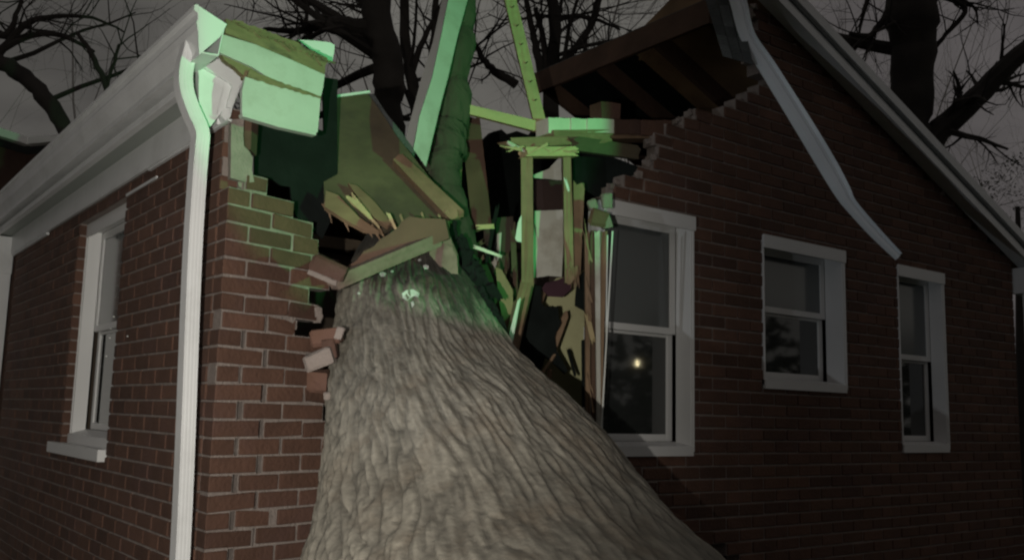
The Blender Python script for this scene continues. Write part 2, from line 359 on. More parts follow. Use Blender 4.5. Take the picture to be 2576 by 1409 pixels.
# ------------------------------------------------------------------ windows
def window(Tf, u0, u1, z0, z1, rec, split, nose=.012, sillx=.0, sh=.05, upper='glass2', head=.075, face=0.0):
    Tf0 = Tf; Tf = lambda p: Tf0((p[0], p[1]-face if p[1] > -.02 else p[1], p[2]))
    """Tf maps (along, outward, z) to the world; rec = how deep the sash sits"""
    w = empty('window', house.location); pin(w, house)
    w.location = (0, 0, 0); w.matrix_parent_inverse = Matrix.Identity(4)
    def add(mb, name, mat_, par=w, smooth=False):
        o = mb.build(name, mat_); o.parent = par
        o.matrix_parent_inverse = Matrix.Translation(-Vector(house.location)); return o
    bx = lambda mb, a, b, bev=.002: mb.box(a, b, bev=bev, T=Tf)
    fr = MB(); t = .014
    bx(fr, (u0, -rec, z0), (u0+t, .004, z1-.001)); bx(fr, (u1-t, -rec, z0), (u1, .004, z1-.001))
    bx(fr, (u0+t, -rec, z1-t), (u1-t, .004, z1))
    bx(fr, (u0-.0, .002, z1-head), (u1+.022, .013, z1+.004)); bx(fr, (u1-.004, .0045, z0), (u1+.010, .0105, z1-head))
    bx(fr, (u0+t, -rec, z1-head*.55), (u1-t, -rec+.055, z1-t))
    add(fr, 'frame', 'vinyl')
    si = MB(); vs = [Tf(p) for p in ((u0-sillx, -rec, z0+sh), (u1+sillx, -rec, z0+sh), (u1+sillx, nose, z0+sh*.62), (u0-sillx, nose, z0+sh*.62), (u0-sillx, -rec, z0-.02), (u1+sillx, -rec, z0-.02), (u1+sillx, nose, z0-.02), (u0-sillx, nose, z0-.02))]
    si.add(vs, [(0,1,2,3),(7,6,5,4),(3,2,6,7),(1,0,4,5),(0,3,7,4),(2,1,5,6)]); add(si, 'sill', 'vinyl')
    sa = .042; zb = z0+sh; zt = z1-head*.55; zm = zb+(zt-zb)*split; a, b = u0+t, u1-t; r0 = -rec
    us = MB()
    bx(us, (a, r0-.022, zm-.012), (a+sa, r0-.001, zt)); bx(us, (b-sa, r0-.022, zm-.012), (b, r0-.001, zt))
    bx(us, (a+sa, r0-.022, zt-sa), (b-sa, r0-.001, zt)); bx(us, (a+sa, r0-.022, zm-.014), (b-sa, r0+.003, zm+.022))
    us_o = add(us, 'upper_sash', 'vinyl')
    p = MB(); p.box((a+sa, r0-.014, zm+.02), (b-sa, r0-.010, zt-sa), T=Tf); add(p, 'pane', upper)
    ls = MB()
    bx(ls, (a, r0-.046, zb), (a+sa, r0-.024, zm-.012)); bx(ls, (b-sa, r0-.046, zb), (b, r0-.024, zm-.012))
    bx(ls, (a+sa, r0-.046, zb), (b-sa, r0-.024, zb+sa*.9)); bx(ls, (a+sa, r0-.046, zm-.03), (b-sa, r0-.024, zm-.0145))
    add(ls, 'lower_sash', 'vinyl')
    p = MB(); p.box((a+sa, r0-.038, zb+sa*.9), (b-sa, r0-.034, zm-.03), T=Tf); add(p, 'pane', 'glass')
    return w
TR = lambda p: np.array([p[0], -p[1], p[2]])
TL = lambda p: np.array([-p[1], p[0], p[2]])
window(TR, *W1, .105, .50)
window(TR, *W2, .125, .52)
window(TR, *W3, .095, .50)
lw = window(TL, 1.436, 2.396, SW[2]+.03, SW[3], .125, .50, nose=.02, sillx=.0, sh=.07, face=.055)
sl = MB().box((1.437, -.02, SW[2]-.035), (2.56, .035, SW[2]+.025), bev=.003, T=TL); o = sl.build('ledge', 'vinyl'); o.parent = lw; o.matrix_parent_inverse = Matrix.Translation(-Vector(house.location))

# ------------------------------------------------------------------ eaves of the side wall
ev = MB()
prof = [(-.212, 3.054), (-.226, 3.050), (-.227, 3.030), (-.213, 3.022), (-.210, 3.000), (-.214, 2.985), (-.209, 2.960), (-.194, 2.932), (-.182, 2.905), (-.186, 2.876), (-.125, 2.880), (-.108, 3.008), (-.112, 3.008), (-.128, 2.885), (-.181, 2.881), (-.177, 2.905), (-.189, 2.932), (-.204, 2.960), (-.208, 2.985), (-.205, 3.022), (-.208, 3.035)]
def extrude(mb, prof, y0, y1, close=True, ns=1):
    k = len(prof); vs = []; fs = []
    for i in range(ns+1):
        y = y0+(y1-y0)*i/ns
        for (x, z) in prof: vs.append((x+(NR.uniform(-.001, .001) if 0 < i < ns else 0), y, z+(NR.uniform(-.0015, .0015) if 0 < i < ns else 0)))
    for i in range(ns):
        for j in range(k if close else k-1): fs.append((i*k+j, (i+1)*k+j, (i+1)*k+(j+1) % k, i*k+(j+1) % k))
    mb.add(vs, fs)
    if close: mb.f += [tuple(range(len(mb.v)-k*(ns+1), len(mb.v)-k*ns)), tuple(range(len(mb.v)-1, len(mb.v)-k-1, -1))]; mb.m += [0, 0]
extrude(ev, prof, -.148, 5.6, True, 14)
gut = hp(ev, 'gutter', 'white')
ec = MB().prism([PY(499, 15, -.15), PY(571, 62, -.15), PY(553, 95, -.15), PY(527, 117, -.15), PY(501, 139, -.15), PY(499, 100, -.15)], (0, 1, 0), .012); hp(ec, 'end_cap', 'white', parent=gut)
fa = MB().box((-.132, .101, 2.832), (-.112, 5.6, 2.858)).box((-.104, .101, 2.8585), (-.090, 5.6, 2.99)); hp(fa, 'fascia', 'white')
hp(MB().box((-.150, .101, 2.826), (-.1335, 5.6, 2.856), bev=.002), 'drip_trim', 'white')
so = MB().box((-.131, .101, 2.842), (-.0, 5.6, 2.850)); hp(so, 'soffit', 'soffit')
fz = MB(); fz.box((-.028, .101, 2.700), (-.012, 4.45, 2.841)); hp(fz, 'frieze_board', 'white')
hp(MB().box((-.020, -.0, 2.690), (-.006, 1.02, 2.699)), 'trim_strip', 'white'); hp(MB().box((-.022, 3.2, 2.684), (-.006, 4.40, 2.699)), 'trim_strip', 'white')
fz = MB(); fz.beam(PX(395, 446, -.024), PX(318, 492, -.012), .012, .006, side=(0, 0, 1)); hp(fz, 'trim_strip', 'white')
# boxed cornice return at the corner
cr_px = [(545,143),(616,190),(585,272),(580,296),(566,306),(556,286),(530,318),(500,338),(499,177),(520,130)]
crn = MB().prism([PY(x, y, .055) for x, y in cr_px], (0, 1, 0), .045)
in_px = [(500,187),(561,224),(541,306),(520,322),(500,332)]
crn.prism([PY(x, y, .043) for x, y in in_px], (0, 1, 0), .011)
rim = [(520,134),(545,146),(612,190),(583,272),(570,270),(585,218),(578,208),(512,170)]
crn.prism([PY(x, y, .039) for x, y in rim], (0, 1, 0), .015)
crn.prism([PY(x, y, .037) for x, y in [(560,280),(575,276),(582,290),(568,304),(556,292)]], (0, 1, 0), .017)
hp(crn, 'cornice_return', 'white')
# downspout: offset elbow at the top, fluted straight pipe
def spout_ring(c, ax, wx, wy, d):
    return c
ds = MB(); path = [PY(x, y, .01) for x, y in ((480,104),(473,135),(464,170),(461,205),(466,240),(482,285),(498,320),(504,345),(501,380),(494,471),(481,700),(452,1409))]+[PY(452,1409,.01)*np.array([1, 1, 0])+np.array([0, 0, .05])]
path = [np.array(p) for p in path]
# smooth the path
def cr_spline(P, n):
    out = []
    for i in range(len(P)-1):
        p0, p1, p2, p3 = P[max(i-1, 0)], P[i], P[i+1], P[min(i+2, len(P)-1)]
        for j in range(n):
            t = j/n; out.append(.5*((2*p1)+(-p0+p2)*t+(2*p0-5*p1+4*p2-p3)*t*t+(-p0+3*p1-3*p2+p3)*t**3))
    out.append(P[-1]); return out
sp = cr_spline(path, 6); hx, hy = .026, .032
def ringpts():
    r = []; nf = 4
    for j in range(nf*4): # outer (-x) face with flutes, along y
        f = j/(nf*4); r.append((-hx-0, hy-2*hy*f))
    for j in range(nf*3):
        f = j/(nf*3); r.append((-hx+2*hx*f, -hy-(.0 if (j % 3) < 2 else -.0007)))
    r += [(hx, -hy), (hx, hy)]; return r
RP = ringpts(); kk = len(RP); vs = []; fs = []
for i, p in enumerate(sp):
    d = sp[min(i+1, len(sp)-1)]-sp[max(i-1, 0)]; d /= np.linalg.norm(d); ax = np.cross((0, 1, 0), d); ax /= np.linalg.norm(ax); ax = -ax if ax[0] < 0 else ax
    for (a, b_) in RP: vs.append(p+ax*a+np.array([0, b_, 0]))
for i in range(len(sp)-1):
    for j in range(kk): fs.append((i*kk+j, i*kk+(j+1) % kk, (i+1)*kk+(j+1) % kk, (i+1)*kk+j))
ds.add(vs, fs); dso = hp(ds, 'downspout', 'white')
bk = MB()
# clad post at the far end of the side wall
po = MB().box((-.50, 4.42, 0), (-.012, 4.66, 2.60), bev=.003).box((-.505, 4.415, 2.55), (-.008, 4.665, 2.83), bev=.003); hp(po, 'corner_post', 'white')
for (x, y) in ((287, 797), (279, 827), (277, 850), (268, 896), (322, 846)):
    p = PX(x, y, 0); hp(MB().tube([p+[.002, 0, 0], p-[.005, 0, 0]], [.004, .003], 8), 'wall_plug', 'chip')
# ------------------------------------------------------------------ roof
def slope(x0, x1, y0, y1, th=.02, dz=0, hole=None):
    z = lambda x: 4.18-.408*abs(x-3.1)+dz
    return [(x0, y0, z(x0)), (x1, y0, z(x1)), (x1, y1, z(x1)), (x0, y1, z(x0))]
rf = MB()
rf.prism(slope(3.1, 6.42, -.10, 1.12), (0, 0, 1), .018); hp(MB().prism(slope(3.1, 6.42, 1.122, 2.12), (0, 0, 1), .018), 'roof_deck', 'felt'); hp(MB().prism(slope(3.1, 6.42, 5.6, 8.6), (0, 0, 1), .035), 'roof_deck', 'deck')  # one deck: near part coloured as lit, next part blackened as shade
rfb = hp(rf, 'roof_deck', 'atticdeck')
rs_ = MB(); rs_.prism(slope(3.1, 6.45, -.13, 2.14, dz=.020), (0, 0, 1), .022)
hp(rs_, 'shingle_layer', 'shingle', parent=rfb)
rl = MB(); rl.prism(slope(-.20, 3.1, 5.6, 8.6), (0, 0, 1), .03); rl.prism(slope(-.10, .28, .75, 5.59), (0, 0, 1), .03); hp(rl, 'left_roof_slope', 'deck')
for y in (.30, .78, 1.35, 1.95): rr = MB(); rr.prism([(3.12, y, 4.18-.0), (6.3, y, 2.87), (6.3, y, 2.74), (3.12, y, 4.04)], (0, 1, 0), .04, tone=NR.rand()); hp(rr, 'rafter', 'darkwood')
# ridge board, and end rafter with its light put into the colour
rb = MB(); rb.box((3.07, .30, 4.04), (3.10, 2.14, 4.20)); hp(rb, 'ridge_board', 'darkwood')
er = MB(); er.beam(D(1790, -55, 6.0), D(1608, 122, 6.6), .19, .04, side=CU, rag=.02); hp(er, 'broken_rafter', 'atticdeck')
# right rake: fascia with a stepped face
rk_ = MB(); zf = lambda x: 4.235-.408*(x-3.1)
for (a, b_, y0) in ((.005, .075, -.132), (-.060, .003, -.118), (-.115, -.062, -.126)):
    rk_.prism([(3.12, y0, zf(3.12)+a), (6.50, y0, zf(6.50)+a), (6.50, y0, zf(6.50)+b_), (3.12, y0, zf(3.12)+b_)], (0, 1, 0), .020)
hp(rk_, 'rake_fascia', 'white')
rks = MB().prism([(3.12, -.112, zf(3.12)-.10), (6.3, -.112, zf(6.3)-.10), (6.3, -.005, zf(6.3)-.10), (3.12, -.005, zf(3.12)-.10)], (0, 0, 1), .008); hp(rks, 'rake_soffit', 'white')
rt = MB().box((6.22, -.13, 2.62), (6.50, .02, 2.82), bev=.004).box((6.235, -.11, .05), (6.30, -.05, 2.70), bev=.004); hp(rt, 'rear_cornice_return', 'white')

cz = MB().prism([PY(x, y, 2.25) for x, y in [(1100,480),(1150,430),(1185,385),(1205,362),(1222,350),(1240,332),(1262,326),(1275,338),(1300,330),(1335,342),(1352,322),(1390,296),(1500,300),(1500,760),(1100,760)]], (0, 1, 0), .06)
hp(cz, 'collapsed_roof', 'felt')
# ------------------------------------------------------------------ torn rake boards over the broken corner
def px_poly(pts, plane_y=None, depth=None, plane=None):
    if plane_y is not None: return [PY(x, y, plane_y) for x, y in pts]
    if plane is not None:
        p0, nn = np.array(plane[0]), np.array(plane[1]); out = []
        for x, y in pts: d = ray(x, y); out.append(CAM+d*((p0-CAM)@nn)/(d@nn))
        return out
    return [D(x, y, depth) for x, y in pts]
def rag_line(a, b, n, amp, ends=True):
    a = np.array(a, float); b = np.array(b, float); d = (b-a); q = np.array([-d[1], d[0]])/np.linalg.norm(d); out = []
    for i in range(n+1):
        f = i/n; out.append(tuple(a+d*f+q*(NR.uniform(-amp, amp) if 0 < i < n else 0)))
    return out
b1 = MB().prism(px_poly([(558,87),(640,112),(730,150),(817,189),(813,220),(807,247),(750,232),(690,205),(635,170),(590,150),(553,133)], -.125), (0, 1, 0), .018)
top_board = hp(b1, 'upper_rake_board', 'dirtywhite')
b1 = MB().prism(px_poly(rag_line((568,84), (568,48), 3, 2)+rag_line((568,48), (640,66), 6, 4)[1:]+rag_line((640,66), (735,102), 7, 4)[1:]+rag_line((735,102), (823,148), 7, 3)[1:]+rag_line((823,148), (816,188), 4, 2)[1:]+rag_line((816,188), (600,96), 12, 3)[1:-1], -.105), (0, 1, 0), .035)
hp(b1, 'splintered_strip', 'rotten', parent=top_board)
b1 = MB().prism(px_poly(rag_line((551,127), (600,145), 5, 2)+rag_line((600,145), (640,172), 5, 2)[1:]+rag_line((640,172), (808,243), 14, 3)[1:]+rag_line((806,250), (700,222), 9, 2)+rag_line((700,222), (612,197), 6, 2)[1:]+rag_line((612,190), (553,140), 5, 2)[:-1], -.112), (0, 1, 0), .03)
hp(b1, 'exposed_sheathing_edge', 'rotten', parent=top_board)
b1 = MB().prism(px_poly(rag_line((628,176), (700,205), 8, 2)+rag_line((700,205), (808,243), 12, 2)[1:]+rag_line((807,249), (700,219), 12, 2.5)+rag_line((700,219), (622,194), 8, 2)[1:], -.138), (0, 1, 0), .012)
hp(b1, 'rotten_seam', 'rotten', parent=top_board)
b1 = MB()
rs = np.random.RandomState(5)
for i in range(26):
    f = rs.rand(); x = 572+245*f; y = 52+100*f+rs.uniform(-4, 4); p = PY(x, y, -.108); b1.beam(p, p+np.array([rs.uniform(.02, .07), rs.uniform(-.01, .01), rs.uniform(-.03, .015)]), rs.uniform(.006, .014), .006, rag=.006, w2=.003, tone=rs.rand())
hp(b1, 'splintered_grain', 'rotten', parent=top_board)
b1 = MB().prism(px_poly([(617,194),(690,214),(760,234),(806,249),(803,292),(799,334),(730,322),(660,303),(609,285),(609,230)], -.135), (0, 1, 0), .018)
low_board = hp(b1, 'lower_rake_board', 'dirtywhite')
b1 = MB().prism(px_poly([(609,286),(700,311),(796,334),(795,341),(700,320),(611,293)], -.150), (0, 1, 0), .035)
hp(b1, 'drip_edge', 'dirtywhite', parent=low_board)
b1 = MB().prism(px_poly([(750,101),(790,103),(832,108),(842,114),(841,130),(836,157),(826,160),(822,146),(780,124)], .16), (0, 1, 0), .006)
fl = hp(b1, 'bent_flashing', 'white')
# sheathing and mortar left standing above the corner bricks
b1 = MB().prism(px_poly(rag_line((582,302), (614,298), 3, 1)+[(612,340), (614,368), (628,382), (636,398), (634,430), (640,458)]+rag_line((640,462), (580,448), 4, 2)[1:], .02), (0, 1, 0), .03)
hp(b1, 'wall_sheathing', 'mortar')
b1 = MB().beam(PY(627, 300, .10), PY(622, 385, .10), .05, .09); hp(b1, 'corner_stud', 'darkwood')

# ------------------------------------------------------------------ loose things in the breach
def thing_poly(name, pts, th, m_, label, cat, plane_y=None, depth=None, plane=None, nrm=None, group=None):
    P = px_poly(pts, plane_y, depth, plane); nn = nrm if nrm is not None else (plane[1] if plane is not None else (CF if depth is not None else (0, 1, 0)))
    nn = np.array(nn, float); nn = nn if nn@CF > 0 else -nn
    return single(name, MB().prism(P, nn, th), m_, label, cat, group)
def thing_beam(name, a, b, w, t, m_, label, cat='board', side=None, w2=None, rag=.015, group=None):
    return single(name, MB().beam(D(*a), D(*b), w, t, side=side, w2=w2, rag=rag), m_, label, cat, group)
def plane3(a, b, c):
    a, b, c = (D(*p) for p in (a, b, c)); nn = np.cross(b-a, c-a); return (a, nn/np.linalg.norm(nn))
# black felt hanging in the hole
thing_poly('roofing_felt', rag_line((640,300),(815,330),6,3)+[(812,195),(850,200),(848,260),(850,470),(848,520),(812,600)]+rag_line((812,600),(745,545),4,6)[1:]+rag_line((745,545),(730,470),3,5)[1:]+rag_line((730,470),(640,440),4,6)[1:], .012, 'felt', 'black roofing felt hanging in the gap under the torn rake boards', 'roofing felt', plane=plane3((640,300,4.1),(850,300,4.35),(800,560,4.2)))
# slab of roof deck that slid down onto the trunk
rdp = plane3((834,300,4.55),(1150,545,4.25),(820,520,4.15))
rd = empty('roof_slab', tuple(D(960, 420, 4.4)))
tag(rd, 'slab of brown roof sheathing tipped down onto the top of the fallen trunk', 'roof piece')
def rpart(mb, name, m_): return pin(mb.build(name, m_), rd)
rn = rdp[1] if rdp[1]@CF > 0 else -rdp[1]
pp = [(834,285),(844,246),(925,236),(945,262),(1000,345),(1075,440),(1159,545),(1120,549),(1079,548),(1010,560),(960,586),(935,560),(914,578),(860,548),(816,520),(813,404)]
rpart(MB().prism(px_poly(pp, plane=rdp), rn, .018), 'sheathing', 'deck')
q0 = rdp[0]-rn*.03
Pa = px_poly([(996,398)], plane=(q0, rn))[0]; Pb = px_poly([(1148,548)], plane=(q0, rn))[0]; rpart(MB().beam(Pa, Pb, .055, .05, side=CR, rag=.02, w2=.075), 'edge_rafter', 'wood')
rpart(MB().prism(px_poly([(924,240),(940,236),(975,290),(1012,335),(1045,378),(1036,386),(1000,350),(960,300)], plane=(q0+rn*.06, rn)), rn, .05), 'shingle_edge', 'shingle')
rpart(MB().beam(px_poly([(847,243)], plane=(q0, rn))[0], px_poly([(930,232)], plane=(q0, rn))[0], .012, .012, side=(0, 0, 1)), 'drip_edge', 'white')
rpart(MB().prism(px_poly([(820,480),(850,490),(905,548),(955,582),(914,578),(860,548),(816,520)], plane=(q0-rn*.05, rn)), rn, .02), 'split_ply', 'wood')
rpart(MB().prism(px_poly([(875,460),(900,468),(940,505),(985,560),(975,570),(930,540)], plane=(q0-rn*.02, rn)), rn, .02), 'split_ply', 'wood')
thing_beam('splinter', (885,500,4.05), (945,562,4.0), .035, .012, 'fresh', 'pale green-lit splinter lying on the lower left of the tipped roof slab', 'splinter', w2=.01, rag=.03)
thing_beam('splinter', (976,536,4.0), (1000,585,3.98), .016, .012, 'fresh', 'short pale splinter sticking down from the foot of the tipped roof slab', 'splinter', w2=.008, rag=.01)
def splinters(pts, n, ln, w, seed, plane=None, depth=None, dirs=(0, -1), m_='deck'):
    rs = np.random.RandomState(seed); mb = MB()
    for i in range(n):
        f = rs.rand()*(len(pts)-1); j = int(f); f -= j; x = pts[j][0]*(1-f)+pts[j+1][0]*f; y = pts[j][1]*(1-f)+pts[j+1][1]*f
        p = px_poly([(x, y)], plane=plane)[0] if plane is not None else D(x, y, depth[j]*(1-f)+depth[j+1]*f)
        d_ = CR*(dirs[0]+rs.normal(0, .13))+CU*(dirs[1]+rs.normal(0, .13))+CF*rs.normal(0, .2); d_ /= np.linalg.norm(d_); l_ = ln*rs.uniform(.4, 1.3)
        mb.beam(p-d_*l_*.35-CF*rs.uniform(.0, .02), p+d_*l_*.65, w*rs.uniform(.5, 1.5), w*.35, side=CR+CU*rs.uniform(-.5, .5), w2=w*.15, rag=w*.3, tone=rs.rand())
    return mb
rpart(splinters([(816,520),(860,548),(914,578),(958,584),(1010,560),(1079,548),(1150,546)], 16, .08, .013, 51, plane=(q0, rn), dirs=(.35, -.9)), 'splintered_edge', 'wood')
# slabs resting on the trunk head
thing_beam('plank', (838,712,3.55), (1100,602,3.85), .052, .06, 'scraped', 'long pale timber lying slantwise across the head of the fallen trunk', 'timber', side=CU)
thing_poly('bark_slab', rag_line((850,690),(960,600),5,5)+rag_line((960,600),(1030,545),4,4)[1:]+rag_line((1030,545),(1120,552),3,3)[1:]+[(1130,600),(1060,628),(960,665),(860,715)], .10, 'darkwood', 'dark reddish slab of split wood behind the timber across the trunk head', 'wood slab', depth=3.80)
thing_poly('broken_wood', rag_line((1085,600),(1130,592),3,3)+[(1150,640),(1152,668),(1108,672),(1080,640)], .08, 'scraped', 'broken orange-brown wood stub at the right top of the fallen trunk', 'wood piece', depth=3.86)
# white fascia plank standing up through the breach
wf = empty('fascia_plank', tuple(D(1060, 380, 4.25))); tag(wf, 'tall white fascia plank standing on end through the breach, lit green', 'fascia board')
pin(MB().prism(px_poly([(1200,-90),(1176,0),(1150,95),(1128,190),(1110,257),(1090,340),(1071,420),(1040,376),(1055,294),(1087,196),(1111,85),(1128,0),(1148,-90)], plane=plane3((1060,380,4.25),(1160,0,4.75),(1040,380,4.22))), CF, .02).build('flat_face', 'dirtywhite'), wf)
pin(MB().prism(px_poly([(1147,-90),(1127,0),(1110,85),(1086,196),(1054,294),(1039,372),(1022,350),(1026,327),(1062,190),(1088,110),(1112,0),(1133,-90)], plane=plane3((1042,372,4.235),(1118,0,4.75),(1026,355,4.30))), CF, .02).build('return_edge', 'dirtywhite'), wf)
# wooden poles and studs
ts = empty('leaning_stud', tuple(D(1358, 312, 4.95))); tag(ts, 'tall thin stud leaning in the breach with its nails showing, right of the white plank', 'timber')
pin(MB().beam(D(1268,-60,5.25), D(1358,312,4.95), .062, .05, side=CR, rag=.015).build('stud', 'fresh'), ts)
for i in range(7):
    f = .1+.125*i; p = D(1268+90*f, -60+372*f, 5.25-.3*f)-CF*.03; pin(MB().tube([p, p-CF*.03+CR*.01], [.004, .003], 5).build('nail', 'darkwood'), ts)
thing_beam('batten', (1158,272,4.75), (1375,326,4.85), .045, .04, 'fresh', 'broken batten reaching sideways from the tree limb to the foot of the leaning stud', 'batten', side=CU, w2=.055, rag=.03)
thing_beam('stub', (1285,305,4.9), (1330,322,4.9), .03, .03, 'felt', 'short dark stub lying on the broken batten', 'wood stub', side=CU)
thing_beam('board', (1183,300,5.0), (1212,575,4.75), .10, .03, 'darkwood', 'dark reddish board standing right behind the green-lit limb', 'board')
thing_beam('board', (1158,350,4.9), (1150,560,4.7), .028, .02, 'wood', 'narrow pale lath between the green-lit limb and the dark reddish board', 'lath')
# ledge: top plate with bricks on it
lg = empty('top_plate', tuple(PY(1530, 320, .05))); tag(lg, 'length of top plate and mortared bricks jutting from the broken gable wall', 'wall plate')
for i, (a, b_) in enumerate(((1380,1434), (1437,1475), (1478,1545), (1548,1612), (1616,1690))):
    y0, y1 = 296+i*1.5, 336+i*1.2; pr = MB().prism(px_poly(rag_line((a,y0),(b_,y0+2),4,1.5)+rag_line((b_,y1),(a,y1-1),4,1.5), .06-.01*i), (0, 1, 0), .10, tone=NR.rand())
    pin(pr.build('plate_block', 'paper' if i < 3 else 'brick'), lg)
pin(MB().beam(PY(1375, 345, .10), PY(1655, 343, .10), .045, .12, side=(0, 0, 1), rag=.02).build('plank', 'wood'), lg)
thing_poly('half_brick', [(1512,256),(1540,258),(1562,262),(1560,300),(1514,298)], .09, 'brick', 'half brick standing on the jutting top plate', 'brick', plane_y=.05)
# splintered boards under the ledge
thing_beam('plank', (1282,362,4.65), (1520,352,4.85), .045, .09, 'wood', 'dark splintered plank directly under the jutting top plate', 'plank', side=CU, rag=.05)
thing_beam('plank', (1440,362,4.7), (1600,385,5.0), .07, .05, 'deck', 'dull brown plank end under the right half of the top plate', 'plank', side=CU, rag=.03)
thing_beam('splinter', (1281,362,4.55), (1330,385,4.6), .018, .01, 'paper', 'white splintered tip at the left end of the window header', 'splinter', w2=.006)
# wall framing seen in the breach
sf = empty('stud_frame', tuple(D(1390, 560, 4.7))); tag(sf, 'torn stud framing with header standing in the breach left of the tall window', 'stud frame')
def spart(mb, name, m_, par=None):
    o = mb.build(name, m_)
    return pin(o, sf) if par is None else o
spart(MB().beam(D(1316,385,4.6), D(1442,384,4.68), .046, .09, side=CU, rag=.012), 'header', 'fresh')
spart(MB().beam(D(1325,398,4.66), D(1327,720,4.6), .058, .09, side=CR, rag=.01), 'stud', 'wood')
spart(MB().beam(D(1327,712,4.6), D(1288,880,4.35), .056, .07, side=CR, rag=.03), 'stud', 'wood')
spart(MB().beam(D(1425,392,4.72), D(1432,715,4.65), .038, .09, side=CR, rag=.02, w2=.045), 'stud', 'wood')
spart(MB().beam(D(1456,470,4.74), D(1452,690,4.7), .055, .03, side=CR, rag=.03, w2=.03), 'stud', 'wood')
spart(MB().prism(px_poly([(1341,441),(1380,425),(1402,402),(1412,396),(1413,454),(1343,448)], depth=4.80), CF, .012), 'drywall_scrap', 'drywall')
spart(MB().prism(px_poly([(1345,531),(1420,528),(1418,600),(1413,697),(1380,694),(1340,700),(1342,610)], depth=4.80), CF, .012), 'drywall_panel', 'drywall')
spart(MB().prism(px_poly([(1343,452),(1424,456),(1424,526),(1343,531)], depth=4.9), CF, .02), 'dark_panel', 'darkpanel')
thing_poly('cloth', rag_line((1372,712),(1435,690),4,4)+[(1438,728),(1415,748),(1380,746),(1362,728)], .05, 'redcloth', 'crumpled wine-red cloth under the drywall panel', 'cloth', depth=4.85)
thing_poly('felt_sheet', [(1442,374),(1490,378),(1560,402),(1605,420),(1595,440),(1535,470),(1532,500),(1500,497),(1470,478),(1441,463)], .012, 'felt', 'black felt sheet hanging beside the broken edge of the gable wall', 'roofing felt', depth=5.0)
thing_poly('plaster_wall', rag_line((1325,770),(1400,700),4,5)+rag_line((1400,700),(1482,672),4,5)[1:]+[(1484,880),(1482,1062),(1420,1010),(1330,940),(1300,890)], .03, 'plaster', 'yellow-green plaster wall of the room seen behind the trunk edge', 'plaster wall', depth=5.15)
thing_poly('felt_scrap', rag_line((1340,712),(1362,720),2,2)+[(1362,760)]+rag_line((1372,772),(1404,772),4,5)+rag_line((1404,772),(1412,812),3,4)[1:]+rag_line((1412,812),(1396,850),3,4)[1:]+[(1400,880),(1428,930),(1420,942),(1392,915),(1372,900),(1358,942),(1320,905),(1295,880),(1318,820),(1332,760)], .015, 'felt', 'ragged black felt scrap hanging before the yellow plaster wall', 'felt scrap', depth=4.75)
thing_poly('felt_scrap', rag_line((1482,670),(1450,700),3,4)+rag_line((1450,700),(1446,770),4,4)[1:]+[(1468,782),(1484,800)], .012, 'felt', 'small black felt scrap at the upper right of the yellow plaster wall', 'felt scrap', depth=4.80)
thing_beam('strip', (1468,860,4.7), (1470,1020,4.7), .022, .02, 'felt', 'narrow black strip standing low against the jamb of the tall window', 'strip')
spart(splinters([(1284,376),(1330,372),(1400,378),(1442,384)], 9, .10, .012, 53, depth=(4.52, 4.56, 4.6, 4.64), dirs=(-.8, -.1)), 'splintered_edge', 'fresh')
spart(splinters([(1428,690),(1452,690),(1456,700)], 10, .09, .010, 54, depth=(4.6, 4.64, 4.66), dirs=(0, -1)), 'splintered_end', 'wood')
rs = np.random.RandomState(77)
for i in range(19):
    if i < 13: x, y, t = rs.uniform(1205, 1300), rs.uniform(520, 780), rs.uniform(4.6, 5.0)
    else: x, y, t = rs.uniform(1330, 1475), rs.uniform(690, 960), rs.uniform(4.7, 5.0)
    l_ = rs.uniform(40, 150); an = rs.normal(.1, .5)
    spart(MB().beam(D(x, y, t), D(x+l_*math.sin(an), y+l_*math.cos(an)*(1 if i < 13 else .7), t-rs.uniform(0, .15)), rs.uniform(.012, .035), .012, side=CR, rag=.03), 'lath', rs.choice(['darkwood', 'wood', 'felt', 'darkwood', 'deck']))
# torn jamb of the tall window
jb = empty('torn_jamb', tuple(D(1500, 800, 4.55))); tag(jb, 'stripped and splintered jamb along the left side of the tall window', 'window jamb')
def jpart(mb, name, m_): return pin(mb.build(name, m_), jb)
jpart(MB().beam(D(1476,590,4.62), D(1478,1045,4.55), .022, .06, side=CR, rag=.02), 'stud_edge', 'wood')
jpart(MB().beam(D(1489,588,4.58), D(1493,1085,4.5), .020, .05, side=CR, rag=.02), 'casing', 'darkwood')
jpart(MB().beam(D(1502,585,4.56), D(1506,1100,4.45), .026, .03, side=CR, w2=.018, rag=.01), 'casing', 'drywall')
jpart(MB().beam(D(1520,583,4.58), D(1509,1105,4.47), .030, .012, side=CR, w2=.008, rag=.01), 'casing', 'wood')
jpart(MB().beam(D(1541,582,4.52), D(1512,1090,4.42), .007, .012, side=CR, rag=.0), 'peeled_trim', 'chip')
jpart(MB().beam(D(1528,592,4.52), D(1524,880,4.47), .005, .01, side=CR, rag=.0), 'peeled_trim', 'chip')
jpart(MB().beam(D(1478,800,4.5), D(1492,860,4.45), .024, .02, side=CR, rag=.03), 'splinter', 'fresh')
jpart(splinters([(1478,600),(1484,760),(1480,900),(1490,1040)], 12, .16, .008, 55, depth=(4.5, 4.5, 4.48, 4.42), dirs=(-.08, .9)), 'splintered_edge', 'wood')
